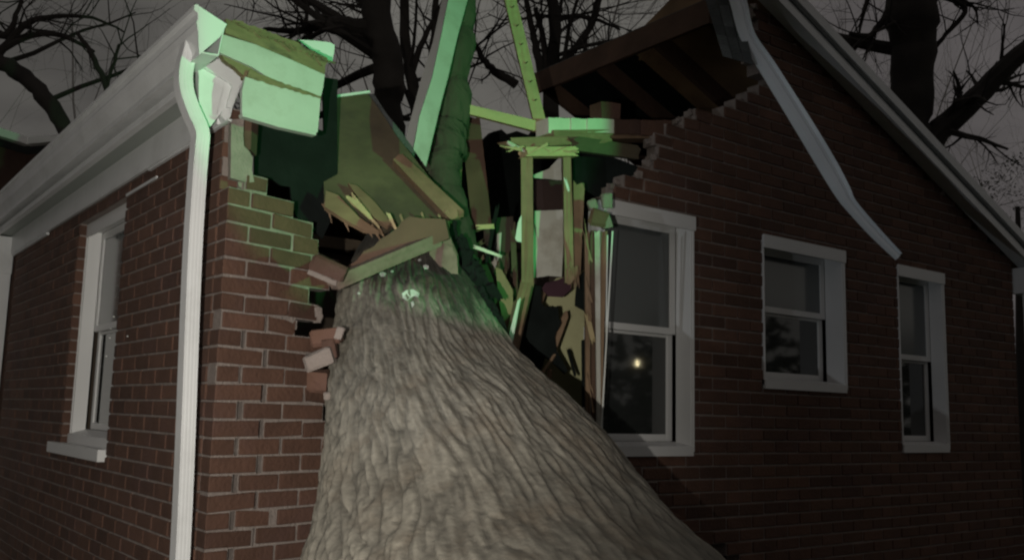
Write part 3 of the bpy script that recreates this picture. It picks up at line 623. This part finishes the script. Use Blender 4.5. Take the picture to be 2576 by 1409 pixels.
def rubble(name, cx, cyy, t, w, h, m_, label, cat='rubble', rot=0, dpt=.07, seed=1, group=None):
    rs = np.random.RandomState(seed); mb = MB(); c = D(cx, cyy, t)
    ca, sa = math.cos(rot), math.sin(rot); ax = CR*ca+CU*sa; ay = -CR*sa+CU*ca
    def T(p): return c+ax*p[0]+ay*p[1]+CF*p[2]
    mb.box((-w/2, -h/2, 0), (w/2, h/2, dpt), bev=min(w, h)*.12, T=T, jit=min(w, h)*.09, tone=rs.rand())
    return single(name, mb, m_, label, cat, group)
rubble('mortar_lump', 1492, 515, 4.58, .045, .05, 'mortar', 'pale mortar lump topmost on the torn window jamb', rot=.3, seed=3)
rubble('brick_lump', 1507, 548, 4.55, .085, .075, 'brick', 'broken brick lump sitting over the torn window jamb', rot=-.2, seed=4)
rubble('mortar_lump', 1528, 505, 4.60, .05, .07, 'mortar', 'grey mortar lump against the first bricks over the tall window', rot=.1, seed=5)
rubble('brick_lump', 1527, 560, 4.56, .05, .06, 'mortar', 'crumbling mortar and brick at the top left corner of the tall window', rot=.2, seed=6)
# rubble at the edge of the corner stub
rubble('loose_brick', 826, 675, 3.50, .135, .058, 'brick', 'whole brick tilting out of the stub above the long slanting timber', 'brick', rot=-.42, dpt=.09, seed=7)
rubble('loose_brick', 815, 700, 3.54, .13, .02, 'mortar', 'bed of mortar still stuck under the tilting brick', 'mortar', rot=-.40, dpt=.08, seed=17)
rubble('loose_brick', 818, 848, 3.42, .105, .062, 'brick', 'bright red broken brick wedged between the stub and the trunk', 'brick', rot=.12, seed=8)
rubble('mortar_lump', 853, 838, 3.38, .028, .045, 'mortar', 'white mortar crumb beside the bright red broken brick', rot=-.3, dpt=.03, seed=9)
rubble('loose_brick', 800, 905, 3.36, .105, .060, 'mortar', 'mortar-covered brick end tilted beneath the bright red broken brick', 'brick', rot=.35, seed=10)
rubble('loose_brick', 826, 880, 3.40, .05, .075, 'brick', 'upright red brick chunk right of the mortar-covered brick end', 'brick', rot=.1, seed=12)
rubble('loose_brick', 797, 960, 3.42, .08, .075, 'brick', 'dull red brick chunk lowest of the rubble against the trunk', 'brick', rot=-.1, seed=13)
rubble('mortar_lump', 822, 997, 3.36, .022, .025, 'mortar', 'small grey mortar crumb lowest beside the trunk bark', seed=14, dpt=.03)
# right of the limb: laths, splinters
thing_beam('splinter', (1203,572,4.5), (1236,570,4.5), .022, .015, 'fresh', 'short pale splinter poking out right of the dark torn bark', 'splinter', side=CU)
thing_beam('splinter', (1196,622,4.35), (1257,644,4.35), .016, .012, 'paper', 'thin pale splinter slanting over the dark gap right of the trunk', 'splinter', side=CU, w2=.012)
thing_beam('splinter', (1307,752,4.2), (1282,866,4.05), .010, .02, 'chip', 'long bright green-white splinter standing on the right edge of the trunk', 'splinter', w2=.022)
thing_beam('board', (1300,760,4.3), (1280,860,4.2), .03, .02, 'darkwood', 'thin dark board behind the bright splinter', 'board')
thing_poly('lath_piece', [(1246,672),(1262,678),(1290,730),(1292,830),(1272,850),(1256,760)], .03, 'wood', 'leaf-shaped piece of brown lath between the trunk edge and the bent stud', 'lath', depth=4.45)
thing_poly('lath_piece', [(1215,640),(1240,700),(1262,810),(1245,815),(1220,745),(1195,680)], .03, 'darkwood', 'dark red-brown lath leaning right above the trunk edge', 'lath', depth=4.6)
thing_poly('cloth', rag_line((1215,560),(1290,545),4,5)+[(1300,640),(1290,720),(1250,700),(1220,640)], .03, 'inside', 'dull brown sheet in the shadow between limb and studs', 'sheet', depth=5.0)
thing_poly('cloth', [(1245,590),(1262,585),(1258,640),(1240,690),(1232,640)], .02, 'drywall', 'small greyish rag hanging between limb and studs', 'rag', depth=4.9)
thing_poly('foil_scrap', [(1296,600),(1303,560),(1312,540),(1312,610),(1300,607)], .008, 'chip', 'narrow white scrap stuck on the left side of the first stud', 'scrap', depth=4.55)
thing_beam('wire', (1422,452,4.62), (1430,478,4.62), .012, .01, 'chip', 'tiny white clip on the right-hand stud', 'clip')

# ------------------------------------------------------------------ things on the gable
shp = plane3((1775,-30,5.55),(1870,-30,5.5),(1830,140,5.40))
sg = MB(); rowsn = 7
for i in range(rowsn):
    f0, f1 = i/rowsn, (i+1.15)/rowsn
    l0 = (1762+55*f0, -40+178*f0); l1 = (1762+55*f1, -40+178*f1); r0 = (1850+45*f0, -40+200*f0); r1 = (1850+45*f1, -40+200*f1)
    off = shp[1]*(.012*(1 if shp[1]@CF < 0 else -1)*(.0 if i % 2 else 1))
    nx = 3
    for j in range(nx):
        g0, g1 = (j+.03)/nx, (j+.97)/nx; lerp = lambda a, b_, g_: (a[0]+(b_[0]-a[0])*g_, a[1]+(b_[1]-a[1])*g_)
        P = px_poly([lerp(l0, r0, g0), lerp(l0, r0, g1), lerp(l1, r1, g1), lerp(l1, r1, g0)], plane=(shp[0]-CF*(.006*i), shp[1])); sg.prism(P, CF, .008, tone=NR.rand())
single('shingle_flap', sg, 'shingle', 'flap of grey shingles hanging from the ridge beside the dangling white strip', 'shingles')
# dangling rake fascia: creased ribbon
pth = [(1826,-70,5.42,.100),(1856,0,5.40,.095),(1880,90,5.38,.088),(1932,172,5.37,.098),(2027,325,5.32,.107),(2082,417,5.31,.107),(2118,480,5.30,.095),(2140,516,5.30,.074),(2200,584,5.31,.066),(2261,646,5.32,.052)]
def ribbon(f0, f1, th, lift):
    C_ = [np.array([*D(a, b_, t), w]) for a, b_, t, w in pth]; C_ = cr_spline(C_, 5); vs = []; fs = []
    for i, q in enumerate(C_):
        p = q[:3]; d = (C_[min(i+1, len(C_)-1)]-C_[max(i-1, 0)])[:3]; d /= np.linalg.norm(d); sd = np.cross(d, CF); sd /= np.linalg.norm(sd); nn = np.cross(sd, d); nn = nn if nn@CF < 0 else -nn
        for g_, l_ in ((f0, 0), ((f0+f1)/2, lift), (f1, 0)): vs.append(p+sd*q[3]*g_+nn*(l_+.004))
        for g_, l_ in ((f1, 0), ((f0+f1)/2, lift), (f0, 0)): vs.append(p+sd*q[3]*g_+nn*(l_-th))
    for i in range(len(C_)-1):
        for j in range(6): fs.append((i*6+j, i*6+(j+1) % 6, (i+1)*6+(j+1) % 6, (i+1)*6+j))
    fs += [(5, 4, 3, 2, 1, 0), tuple((len(C_)-1)*6+j for j in range(6))]
    return MB().add(vs, fs)
df = empty('dangling_fascia', tuple(D(1975, 305, 5.34))); tag(df, 'long bent white metal strip dangling diagonally from the gable peak across the bricks', 'fascia strip')
pin(ribbon(-.5, .12, .006, .006).build('inner_fold', 'strip'), df); pin(ribbon(.14, .5, .006, -.012).build('outer_fold', 'strip'), df)

# ------------------------------------------------------------------ fallen tree
def perlin3(x, y, z, seed=0):
    rs = np.random.RandomState(seed); perm = rs.permutation(256); perm = np.concatenate([perm, perm]); g = rs.normal(size=(256, 3)); g /= np.linalg.norm(g, axis=1)[:, None]
    xi, yi, zi = (np.floor(a).astype(int) for a in (x, y, z)); xf, yf, zf_ = x-xi, y-yi, z-zi; xi &= 255; yi &= 255; zi &= 255
    fd = lambda t: t*t*t*(t*(t*6-15)+10); u, v, w = fd(xf), fd(yf), fd(zf_)
    def gr(i, j, k):
        h = perm[perm[perm[(xi+i) & 255]+((yi+j) & 255)]+((zi+k) & 255)]; G = g[h]; return G[..., 0]*(xf-i)+G[..., 1]*(yf-j)+G[..., 2]*(zf_-k)
    l = lambda a, b_, t: a+t*(b_-a)
    return l(l(l(gr(0,0,0), gr(1,0,0), u), l(gr(0,1,0), gr(1,1,0), u), v), l(l(gr(0,0,1), gr(1,0,1), u), l(gr(0,1,1), gr(1,1,1), u), v), w)
rows = [(400,960,1100,4.95),(480,955,1120,4.72),(560,940,1135,4.48),(620,900,1140,4.32),(670,872,1165,4.20),(720,850,1200,4.08),(780,842,1238,3.96),(870,834,1296,3.75),(940,828,1364,3.62),(1000,824,1432,3.53),(1100,820,1530,3.41),(1200,812,1612,3.30),(1300,800,1702,3.19),(1409,780,1818,3.08),(1560,752,1960,2.97),(1750,700,2180,2.85),(2050,620,2500,2.72),(2350,560,2750,2.62)]
cen = []; 
for (y, xl, xr, t) in rows: cen.append(np.array([*D((xl+xr)/2, y, t), (xr-xl)/2*t/F0]))

dd = cen[-1][:3]-cen[-2][:3]; dd /= np.linalg.norm(dd)
cs = cr_spline(cen, 60); cs = np.array(cs); ax = np.gradient(cs[:, :3], axis=0); ax /= np.linalg.norm(ax, axis=1)[:, None]
vw = cs[:, :3]-CAM; vw /= np.linalg.norm(vw, axis=1)[:, None]; lat = np.tile(CR, (len(cs), 1)); dep = vw*1.2
# widths were read horizontally: shrink to the true cross-section
tilt = np.abs(ax@CR)/np.sqrt((ax@CR)**2+(ax@CU)**2); rad_ = cs[:, 3]
NA = 620; th = np.linspace(0, 2*math.pi, NA, endpoint=False); NS = len(cs)
sl_ = np.concatenate([[0], np.cumsum(np.linalg.norm(np.diff(cs[:, :3], axis=0), axis=1))])
TH, SS = np.meshgrid(th, sl_); RR = .5
bx_, by_ = np.cos(TH)*RR, np.sin(TH)*RR
wx = perlin3(bx_*3, by_*3, SS*2.2, 1); wy = perlin3(bx_*7, by_*7, SS*5, 2)
# furrowed bark: two layers of elongated cells, warped
def ridge(sc, el, seed, warp):
    a = perlin3(bx_*sc+wx*warp, by_*sc+wy*warp*.6, SS*sc/el+wx*.8, seed); return 1-np.clip(np.abs(a)*3.2, 0, 1)
fur = ridge(24, 5.2, 3, 2.0); fur2 = ridge(44, 4.6, 4, 2.0); fine = perlin3(bx_*60, by_*60, SS*38, 5); mid = perlin3(bx_*26, by_*26, SS*8, 7)
h = -.0165*fur**1.5-.007*fur2**1.4+.0015*perlin3(bx_*110, by_*110, SS*60, 12)+.0012*fine+.005*mid
lump = perlin3(bx_*2.2, by_*2.2, SS*1.3, 6)*.03
bare = 1/(1+np.exp(-(( 1.0-SS*0)*0+ (0))))*0
flute = np.clip((SS-2.6)/1.8, 0, 1)*.05*np.sin(TH*7+SS*1.2)
Rr = rad_[:, None]+lump*(rad_[:, None]/.4)+h+flute
Pn = cs[:, None, :3]+lat[:, None, :]*(np.cos(TH)*Rr)[..., None]+dep[:, None, :]*(np.sin(TH)*Rr)[..., None]
vv = Pn.reshape(-1, 3); idx = np.arange(NS*NA).reshape(NS, NA); nxt = np.roll(idx, -1, axis=1)
fq = np.stack([idx[:-1], nxt[:-1], nxt[1:], idx[1:]], -1).reshape(-1, 4)
me = bpy.data.meshes.new('trunk'); me.vertices.add(len(vv)); me.vertices.foreach_set('co', vv.ravel())
me.loops.add(fq.size); me.loops.foreach_set('vertex_index', fq.ravel().astype(np.int32)); me.polygons.add(len(fq)); me.polygons.foreach_set('loop_start', np.arange(0, fq.size, 4, dtype=np.int32)); me.polygons.foreach_set('loop_total', np.full(len(fq), 4, dtype=np.int32))
me.polygons.foreach_set('use_smooth', np.ones(len(fq), dtype=bool)); me.update(calc_edges=True); me.validate()
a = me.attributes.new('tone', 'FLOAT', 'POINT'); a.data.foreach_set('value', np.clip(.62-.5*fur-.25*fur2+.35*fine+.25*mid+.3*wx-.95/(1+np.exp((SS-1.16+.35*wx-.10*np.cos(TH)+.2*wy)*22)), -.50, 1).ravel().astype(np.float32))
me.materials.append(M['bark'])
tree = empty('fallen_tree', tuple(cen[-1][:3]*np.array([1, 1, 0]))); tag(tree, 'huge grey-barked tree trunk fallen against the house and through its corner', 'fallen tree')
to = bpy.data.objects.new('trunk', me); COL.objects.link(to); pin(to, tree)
# root plate below the frame
rp = MB(); c0 = cen[-1][:3]; rr0 = cen[-1][3]; n_ = 40
for i in range(26):
    an = 2*math.pi*i/26; l_ = NR.uniform(.25, .7); a0 = lat[-1]*math.cos(an)+dep[-1]*math.sin(an); a0 = a0*.7+np.array([0, 0, -1.0]); a0 /= np.linalg.norm(a0); p = c0+np.array([0, 0, -.15])+a0*rr0*.6; pts = [p]; rs2 = [NR.uniform(.05, .11)]
    for k in range(5): pts.append(pts[-1]+(a0*.9+dd*.1+NR.normal(0, .22, 3))*l_/5); rs2.append(rs2[0]*(1-(k+1)/5.5))
    rp.tube(pts, rs2, 7)
rp.tube([c0-dd*.06, c0+dd*.02, c0+dd*.06-np.array([0, 0, .05])], [rr0*.96, rr0*.9, rr0*.5], 28)
pin(rp.build('root', 'root', smooth=True), tree)
lb_ = MB(); lp = [np.array(D(*q)) for q in ((1150,690,4.45),(1135,600,4.55),(1108,480,4.62),(1118,380,4.68),(1140,240,4.78),(1156,80,4.9),(1168,-80,5.05),(1178,-220,5.2))]
lp = cr_spline(lp, 4); lp = cr_spline([p+NR.normal(0, .008, 3) for p in lp], 6); lb_.tube(lp, [.115-.042*i/len(lp) for i in range(len(lp))], 56)
lv = np.array(lb_.v); k_ = len(lp); ln_ = lv[:k_*56].reshape(k_, 56, 3); cc_ = ln_.mean(1, keepdims=True); dd_ = ln_-cc_
a_ = 1-np.clip(np.abs(perlin3(ln_[..., 0]*30, ln_[..., 1]*30, ln_[..., 2]*7, 3))*3, 0, 1); b_ = perlin3(ln_[..., 0]*7, ln_[..., 1]*7, ln_[..., 2]*5, 8)
ln_ = cc_+dd_*(1-.12*a_+.28*b_)[..., None]; lv[:k_*56] = ln_.reshape(-1, 3); lb_.v = [tuple(q) for q in lv]
pin(lb_.build('limb', 'greenbark', smooth=True), tree)
tb = MB()   # torn dark bark where the limb leaves the trunk
for i in range(26):
    f = i/26; x = 1128+90*f+NR.uniform(-14, 14); y = 560+170*f+NR.uniform(-22, 22); l_ = NR.uniform(.05, .14); p = np.array(D(x, y, 4.22-.18*f)); d_ = -CU*.8+CR*NR.uniform(-.1, .6)+NR.normal(0, .15, 3)
    tb.beam(p, p+d_*l_, NR.uniform(.03, .06), .02, rag=.012, w2=.02)
for i in range(10):
    f = i/10; p = np.array(D(1205+55*f+NR.uniform(-5, 5), 720+90*f, 3.98-.1*f)); tb.beam(p, p+(-CU*.8+CR*.4)*.09, .03, .02, rag=.01, w2=.01)
pin(tb.build('torn_bark', 'felt'), tree)
sc_ = MB().prism(px_poly([(1118,612),(1138,622),(1150,650),(1152,690),(1135,688),(1110,668)], depth=3.83), CF, .05); pin(sc_.build('split_wood', 'scraped'), tree)
# flakes on the trunk: found by casting along the view onto the trunk mesh
from mathutils.bvhtree import BVHTree
bv = BVHTree.FromPolygons([tuple(p) for p in vv], [tuple(f) for f in fq.tolist()])
def on_trunk(x, y):
    d = Vector(ray(x, y)).normalized(); hit = bv.ray_cast(Vector(CAM), d); return (np.array(hit[0]), np.array(hit[1])) if hit[0] else (None, None)
def flake(pts, label, m_='chip', cat='paint flake', group=None):
    P = []
    for x, y in pts:
        p, nn = on_trunk(x, y)
        if p is None: return
        P.append(p-CF*.010)
    single('paint_flake', MB().prism(P, CF, .006), m_, label, cat, group)
flake([(1012,738),(1022,730),(1040,728),(1056,738),(1053,748),(1042,745),(1034,750),(1024,757),(1014,750)], 'largest white flake, hook shaped, stuck on the upper trunk')
flake([(1034,760),(1040,757),(1043,766),(1037,774)], 'small white flake just below the hook-shaped one on the trunk')
for (x, y, w_, lb2) in ((963, 690, 9, 'pale green flake on the dark band under the slanting timber'), (987, 683, 4, 'tiny white flake right of the pale green one under the slanting timber'), (1056, 655, 4, 'tiny white flake high on the trunk near the broken orange-brown stub'), (1072, 672, 8, 'dull pale flake on the trunk just under the broken orange-brown stub'), (903, 738, 4, 'faint speck far left on the dark band of the upper trunk')):
    flake([(x-w_, y-w_*.4), (x, y-w_*.8), (x+w_, y-w_*.2), (x+w_*.6, y+w_*.6), (x-w_*.5, y+w_*.7)], lb2)

# ------------------------------------------------------------------ trees behind the house
def branch(mb, p, d, ln, r, lev, rs, droop=0.0, sides=(7, 5, 4, 3), spread=.75, kids=(5, 5, 4)):
    ns = 5 if lev < 2 else 3; pts = [p]; R_ = [r]; dirs = []
    for i in range(ns):
        d = d+rs.normal(0, .16, 3)+np.array([0, 0, .05-droop*lev]); d /= np.linalg.norm(d); pts.append(pts[-1]+d*ln/ns); R_.append(r*(1-.72*(i+1)/ns)); dirs.append(d)
    mb.tube(pts, R_, sides[min(lev, 3)], cap=False)
    if lev >= len(kids): return
    for k in range(kids[lev]):
        f = rs.uniform(.25, 1); j = min(int(f*ns), ns-1); q = pts[j]+(pts[j+1]-pts[j])*(f*ns-j)
        nd = dirs[j]+rs.normal(0, spread, 3); nd /= np.linalg.norm(nd); branch(mb, q, nd, ln*rs.uniform(.42, .7), R_[j]*.5, lev+1, rs, droop, sides, spread, kids)
def tree_thing(name, label, base, trunk, limbs, seed, twigr=1.0, group='bare trees behind the house', kids=(4, 4, 3), nfree=6, lenf=2.6):
    """trunk, limbs: lists of (px, py, depth, radius) paths; a trunk is carried down to the ground"""
    rs = np.random.RandomState(seed); T0 = [np.array(D(x, y, t)) for x, y, t, r in trunk]; R0 = [r for *_, r in trunk]
    foot = np.array([T0[0][0], T0[0][1], 0.0]); e = empty(name, tuple(foot)); tag(e, label, 'tree', group)
    mid_ = foot*.5+T0[0]*.5; mid_[2] = T0[0][2]*.5
    P_ = cr_spline([foot, mid_]+T0, 5); R_ = cr_spline([np.array([R0[0]*1.35]), np.array([R0[0]*1.12])]+[np.array([q]) for q in R0], 5)
    mb = MB(); mb.tube([p+rs.normal(0, .008, 3) for p in P_], [float(q[0])*rs.uniform(.94, 1.06) for q in R_], 14); pin(mb.build('trunk', 'deadbark', smooth=True), e)
    bm = MB()
    for lm in limbs:
        Q = [np.array(D(x, y, t)) for x, y, t, r in lm]; q = cr_spline(Q, 4); r_ = cr_spline([np.array([a_[3]]) for a_ in lm], 4)
        bm.tube([p+rs.normal(0, .006, 3) for p in q], [float(a_[0]) for a_ in r_], 8)
        for k in range(max(3, int(len(q)*.55))):
            j = rs.randint(len(q)//4, len(q)-1); d_ = q[j+1]-q[j]; d_ /= np.linalg.norm(d_); nd = d_*.6+rs.normal(0, .6, 3); nd /= np.linalg.norm(nd)
            branch(bm, q[j], nd, rs.uniform(.5, 1.0)*lenf*.45, max(float(r_[j][0])*.35, .010), 1, rs, kids=kids)
    for k in range(nfree):
        j = rs.randint(len(P_)//2, len(P_)-1); nd = rs.normal(0, 1, 3); nd[2] = abs(nd[2])*.6+.2; nd /= np.linalg.norm(nd)
        branch(bm, P_[j], nd, rs.uniform(.6, 1.1)*lenf, float(R_[j][0])*.35, 0, rs, kids=kids)
    pin(bm.build('branches', 'deadbark'), e); return e
tree_thing('bare_tree', 'big forked dark tree standing between the torn rake boards and the white plank', None,
    [(985,420,11,.19),(975,290,11,.17),(978,183,11,.18),(952,60,11,.17),(945,-80,11,.15)],
    [[(975,120,11,.12),(925,70,11,.10),(880,62,10.9,.08),(845,52,10.8,.055),(800,68,10.8,.05),(745,78,10.7,.04),(660,74,10.6,.02)],
     [(962,150,11,.09),(925,118,11,.075),(860,55,11,.06),(800,15,11,.05),(740,-5,11,.045),(600,-30,11,.03)],
     [(800,62,10.8,.035),(780,85,10.8,.02),(782,110,10.8,.012)],
     [(962,60,11,.07),(930,20,11,.06),(880,-30,11,.05)]], 3, nfree=5)
tree_thing('bare_tree', 'slim twin-stemmed tree just right of the big forked one', None,
    [(1055,420,13,.09),(1045,260,13,.085),(1022,120,13,.075),(1012,-60,13,.06)],
    [[(1060,300,13,.07),(1085,180,13,.06),(1092,60,13,.05),(1100,-60,13,.04)],[(1035,180,13,.05),(1065,100,13,.04),(1110,20,13,.03)]], 5, nfree=6, lenf=3.2)
tree_thing('bare_tree', 'many-stemmed bare tree between the leaning stud and the broken ridge', None,
    [(1385,420,12,.11),(1386,240,12,.10),(1395,120,12,.08),(1392,0,12,.07),(1385,-90,12,.05)],
    [[(1388,180,12,.06),(1440,130,12,.05),(1490,60,12,.04),(1520,-40,12,.03)],
     [(1392,60,12,.045),(1430,42,12,.035),(1490,48,12,.025),(1560,75,12,.014)],
     [(1372,220,12,.06),(1350,130,12,.05),(1335,60,12,.04),(1318,-40,12,.03)],
     [(1375,190,12,.05),(1368,100,12,.04),(1345,20,12,.03)],
     [(1300,215,12,.06),(1245,180,12,.05),(1215,150,12,.04),(1195,110,12,.03)],
     [(1470,150,12,.03),(1478,80,12,.025),(1500,0,12,.018)]], 8, nfree=7, lenf=2.8)
tree_thing('bare_tree', 'thick black tree trunk rising behind the right roof slope', None,
    [(2292,470,13,.30),(2290,330,13,.265),(2294,230,13,.28),(2297,110,13,.30),(2290,30,13,.33),(2272,-90,13,.24)],
    [[(2300,40,13,.16),(2335,-10,13,.15),(2370,-90,13,.12)],
     [(2290,480,13,.16),(2345,350,13,.17),(2430,270,12.9,.15),(2520,180,12.8,.13),(2600,110,12.7,.12)],
     [(2235,25,13,.05),(2205,75,13,.045),(2182,92,12.9,.04),(2138,84,12.9,.025)],
     [(2520,180,12.8,.03),(2524,110,12.8,.02),(2530,60,12.8,.012)],
     [(2330,-20,13,.05),(2400,0,13,.045),(2428,30,13,.035),(2380,85,13,.03),(2345,130,13,.02)],
     [(2410,-5,13,.03),(2450,20,13,.02),(2460,60,13,.01)],
     [(2190,-20,13,.04),(2170,40,13,.028),(2160,90,13,.012)]], 12, nfree=2, lenf=2.4, kids=(4, 4, 3))
tree_thing('bare_tree', 'arching bare tree behind the white gutter above the neighbouring house', None,
    [(205,470,12,.10),(165,330,12,.10),(120,255,12,.10),(60,195,12,.10),(-10,150,12,.10),(-120,90,12,.09)],
    [[(-20,160,12,.06),(20,110,12,.05),(70,60,12,.04),(140,42,12,.03),(230,45,12,.02),(310,80,12,.012)],
     [(-20,140,12,.06),(60,95,12,.04),(150,90,12,.03),(240,130,12,.02)],
     [(-40,60,12,.07),(10,90,12,.05),(40,40,12,.03),(60,-30,12,.02)]], 17, nfree=3, lenf=2.2, kids=(4, 4, 3))
tree_thing('bare_tree', 'slim dark sapling whose fork shows just over the middle of the gutter', None,
    [(285,330,11,.03),(268,220,11,.035),(232,140,11,.03),(195,82,11,.02)], [[(268,222,11,.02),(290,150,11,.018),(302,110,11,.01)]], 19, nfree=0, kids=(3, 3))
# pale, haze-toned twigs of the wood far behind
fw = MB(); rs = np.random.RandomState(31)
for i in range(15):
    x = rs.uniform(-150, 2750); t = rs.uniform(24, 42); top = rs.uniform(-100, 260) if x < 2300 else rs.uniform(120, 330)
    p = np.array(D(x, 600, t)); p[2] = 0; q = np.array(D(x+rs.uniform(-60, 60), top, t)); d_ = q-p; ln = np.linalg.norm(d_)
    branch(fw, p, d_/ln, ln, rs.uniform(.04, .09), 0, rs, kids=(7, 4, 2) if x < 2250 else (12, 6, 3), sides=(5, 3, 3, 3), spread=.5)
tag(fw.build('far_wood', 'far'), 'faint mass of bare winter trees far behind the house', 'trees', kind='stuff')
# dark shrubbery low on the right skyline, behind the house
hg = MB(); rs = np.random.RandomState(33)
for i in range(2600):
    x = rs.uniform(2440, 2800); t = rs.uniform(15, 19); y = rs.uniform(330, 700) if rs.rand() < .8 else rs.uniform(380, 420); y = max(y, 700-(x-2250)*1.0+rs.normal(0, 30)); 
    p = np.array(D(x, min(y, 900), t)); s_ = rs.uniform(.02, .06); a_ = rs.normal(0, 1, 3); b2 = rs.normal(0, 1, 3); hg.add([p, p+a_*s_*.6, p+b2*s_*.6], [(0, 1, 2)])
bl = MB(); bl.tube([D(2560, 900, 17)*np.array([1, 1, 0]), D(2560, 520, 17)], [.15, .04], 8)
sh_ = empty('dark_evergreen', tuple(D(2560, 900, 17)*np.array([1, 1, 0]))); tag(sh_, 'dark evergreen shrub low at the right edge beyond the roof', 'shrub')
pin(hg.build('foliage', 'hedge'), sh_); pin(bl.build('trunk', 'deadbark'), sh_)

# ------------------------------------------------------------------ neighbouring house (upper left)
nb = empty('neighbouring_house', tuple(PZ(70, 358, 4.6)*np.array([1, 1, 0]))); tag(nb, 'dark neighbouring house whose pale gutter shows at the left edge', 'house')
A_, B_, C2 = PZ(-160, 285, 4.6), PZ(70, 358, 4.6), PZ(300, 335, 4.6)
def hpt(mb, n_, m_): return pin(mb.build(n_, m_), nb)
back = np.array([ray(70, 358)[0], ray(70, 358)[1], 0]); back /= np.linalg.norm(back)
w_ = MB()
w_.prism([A_+back*.3-[0, 0, 4.6], B_+back*.3-[0, 0, 4.6], B_+back*.3-[0, 0, .08], A_+back*.3-[0, 0, .08]], back, 5)
w_.prism([B_+back*.3-[0, 0, 4.6], C2+back*.3-[0, 0, 4.6], C2+back*.3-[0, 0, .08], B_+back*.3-[0, 0, .08]], back, 4.9)
hpt(w_, 'wall', 'farhouse')
g_ = MB(); g_.beam(A_, B_, .09, .10, side=(0, 0, 1)); g_.beam(B_, C2, .08, .10, side=(0, 0, 1)); hpt(g_, 'gutter', 'vinyl')
r2 = MB(); up = np.array([0, 0, .25]); r2.prism([A_+back*.05+[0, 0, .03], B_+back*.05+[0, 0, .03], C2+back*.05+[0, 0, .03], C2+back*4-[0, 0, .1], A_+back*4-[0, 0, .1]], (0, 0, 1), .04); hpt(r2, 'roof', 'shingle')
wnd = MB().box((-.5, -.03, 1.4), (.5, .02, 2.8), T=lambda p: B_*np.array([1, 1, 0])+(B_-A_)*.0+back*.24+((A_-B_)/np.linalg.norm(A_-B_))*(p[0]+1.5)+back*p[1]+np.array([0, 0, p[2]])); hpt(wnd, 'window', 'glass')

# ------------------------------------------------------------------ across the street, seen only in the panes
rs = np.random.RandomState(41); hb = MB()
for i in range(5000):
    x = rs.uniform(-30, 60); h_ = 6.2+1.4*math.sin(x*.35)+.8*math.sin(x*.9+1); z = rs.uniform(0, 1)**.7*h_; p = np.array([x, -31+rs.uniform(-1.5, 1.5), z]); s_ = rs.uniform(.3, .7)
    hb.add([p, p+rs.normal(0, 1, 3)*s_, p+rs.normal(0, 1, 3)*s_], [(0, 1, 2)])
tag(hb.build('far_hedgerow', 'hedge'), 'ragged line of shrubs across the street', 'shrubs', kind='stuff')
# street lamp reflected in the tall window
pg = PY(1603, 921, .143); dr = ray(1603, 921); dr = dr/np.linalg.norm(dr); dr[1] = -dr[1]; lpz = pg+dr*22
sl0 = empty('street_lamp', (float(lpz[0]), float(lpz[1]), 0)); tag(sl0, 'lit street lamp across the road, a spark in the lower pane', 'street lamp')
lm = MB().tube([(lpz[0]+.9, lpz[1], 0), (lpz[0]+.9, lpz[1], lpz[2]+.5), (lpz[0]+.6, lpz[1], lpz[2]+.6), (lpz[0], lpz[1], lpz[2]+.25)], [.08, .06, .04, .04], 8); pin(lm.build('pole', 'steel'), sl0)
lm = MB().tube([lpz+[0, 0, .18], lpz+[0, 0, .1], lpz+[0, 0, 0]], [.005, .013, .013], 10); pin(lm.build('bulb', 'bulb'), sl0)
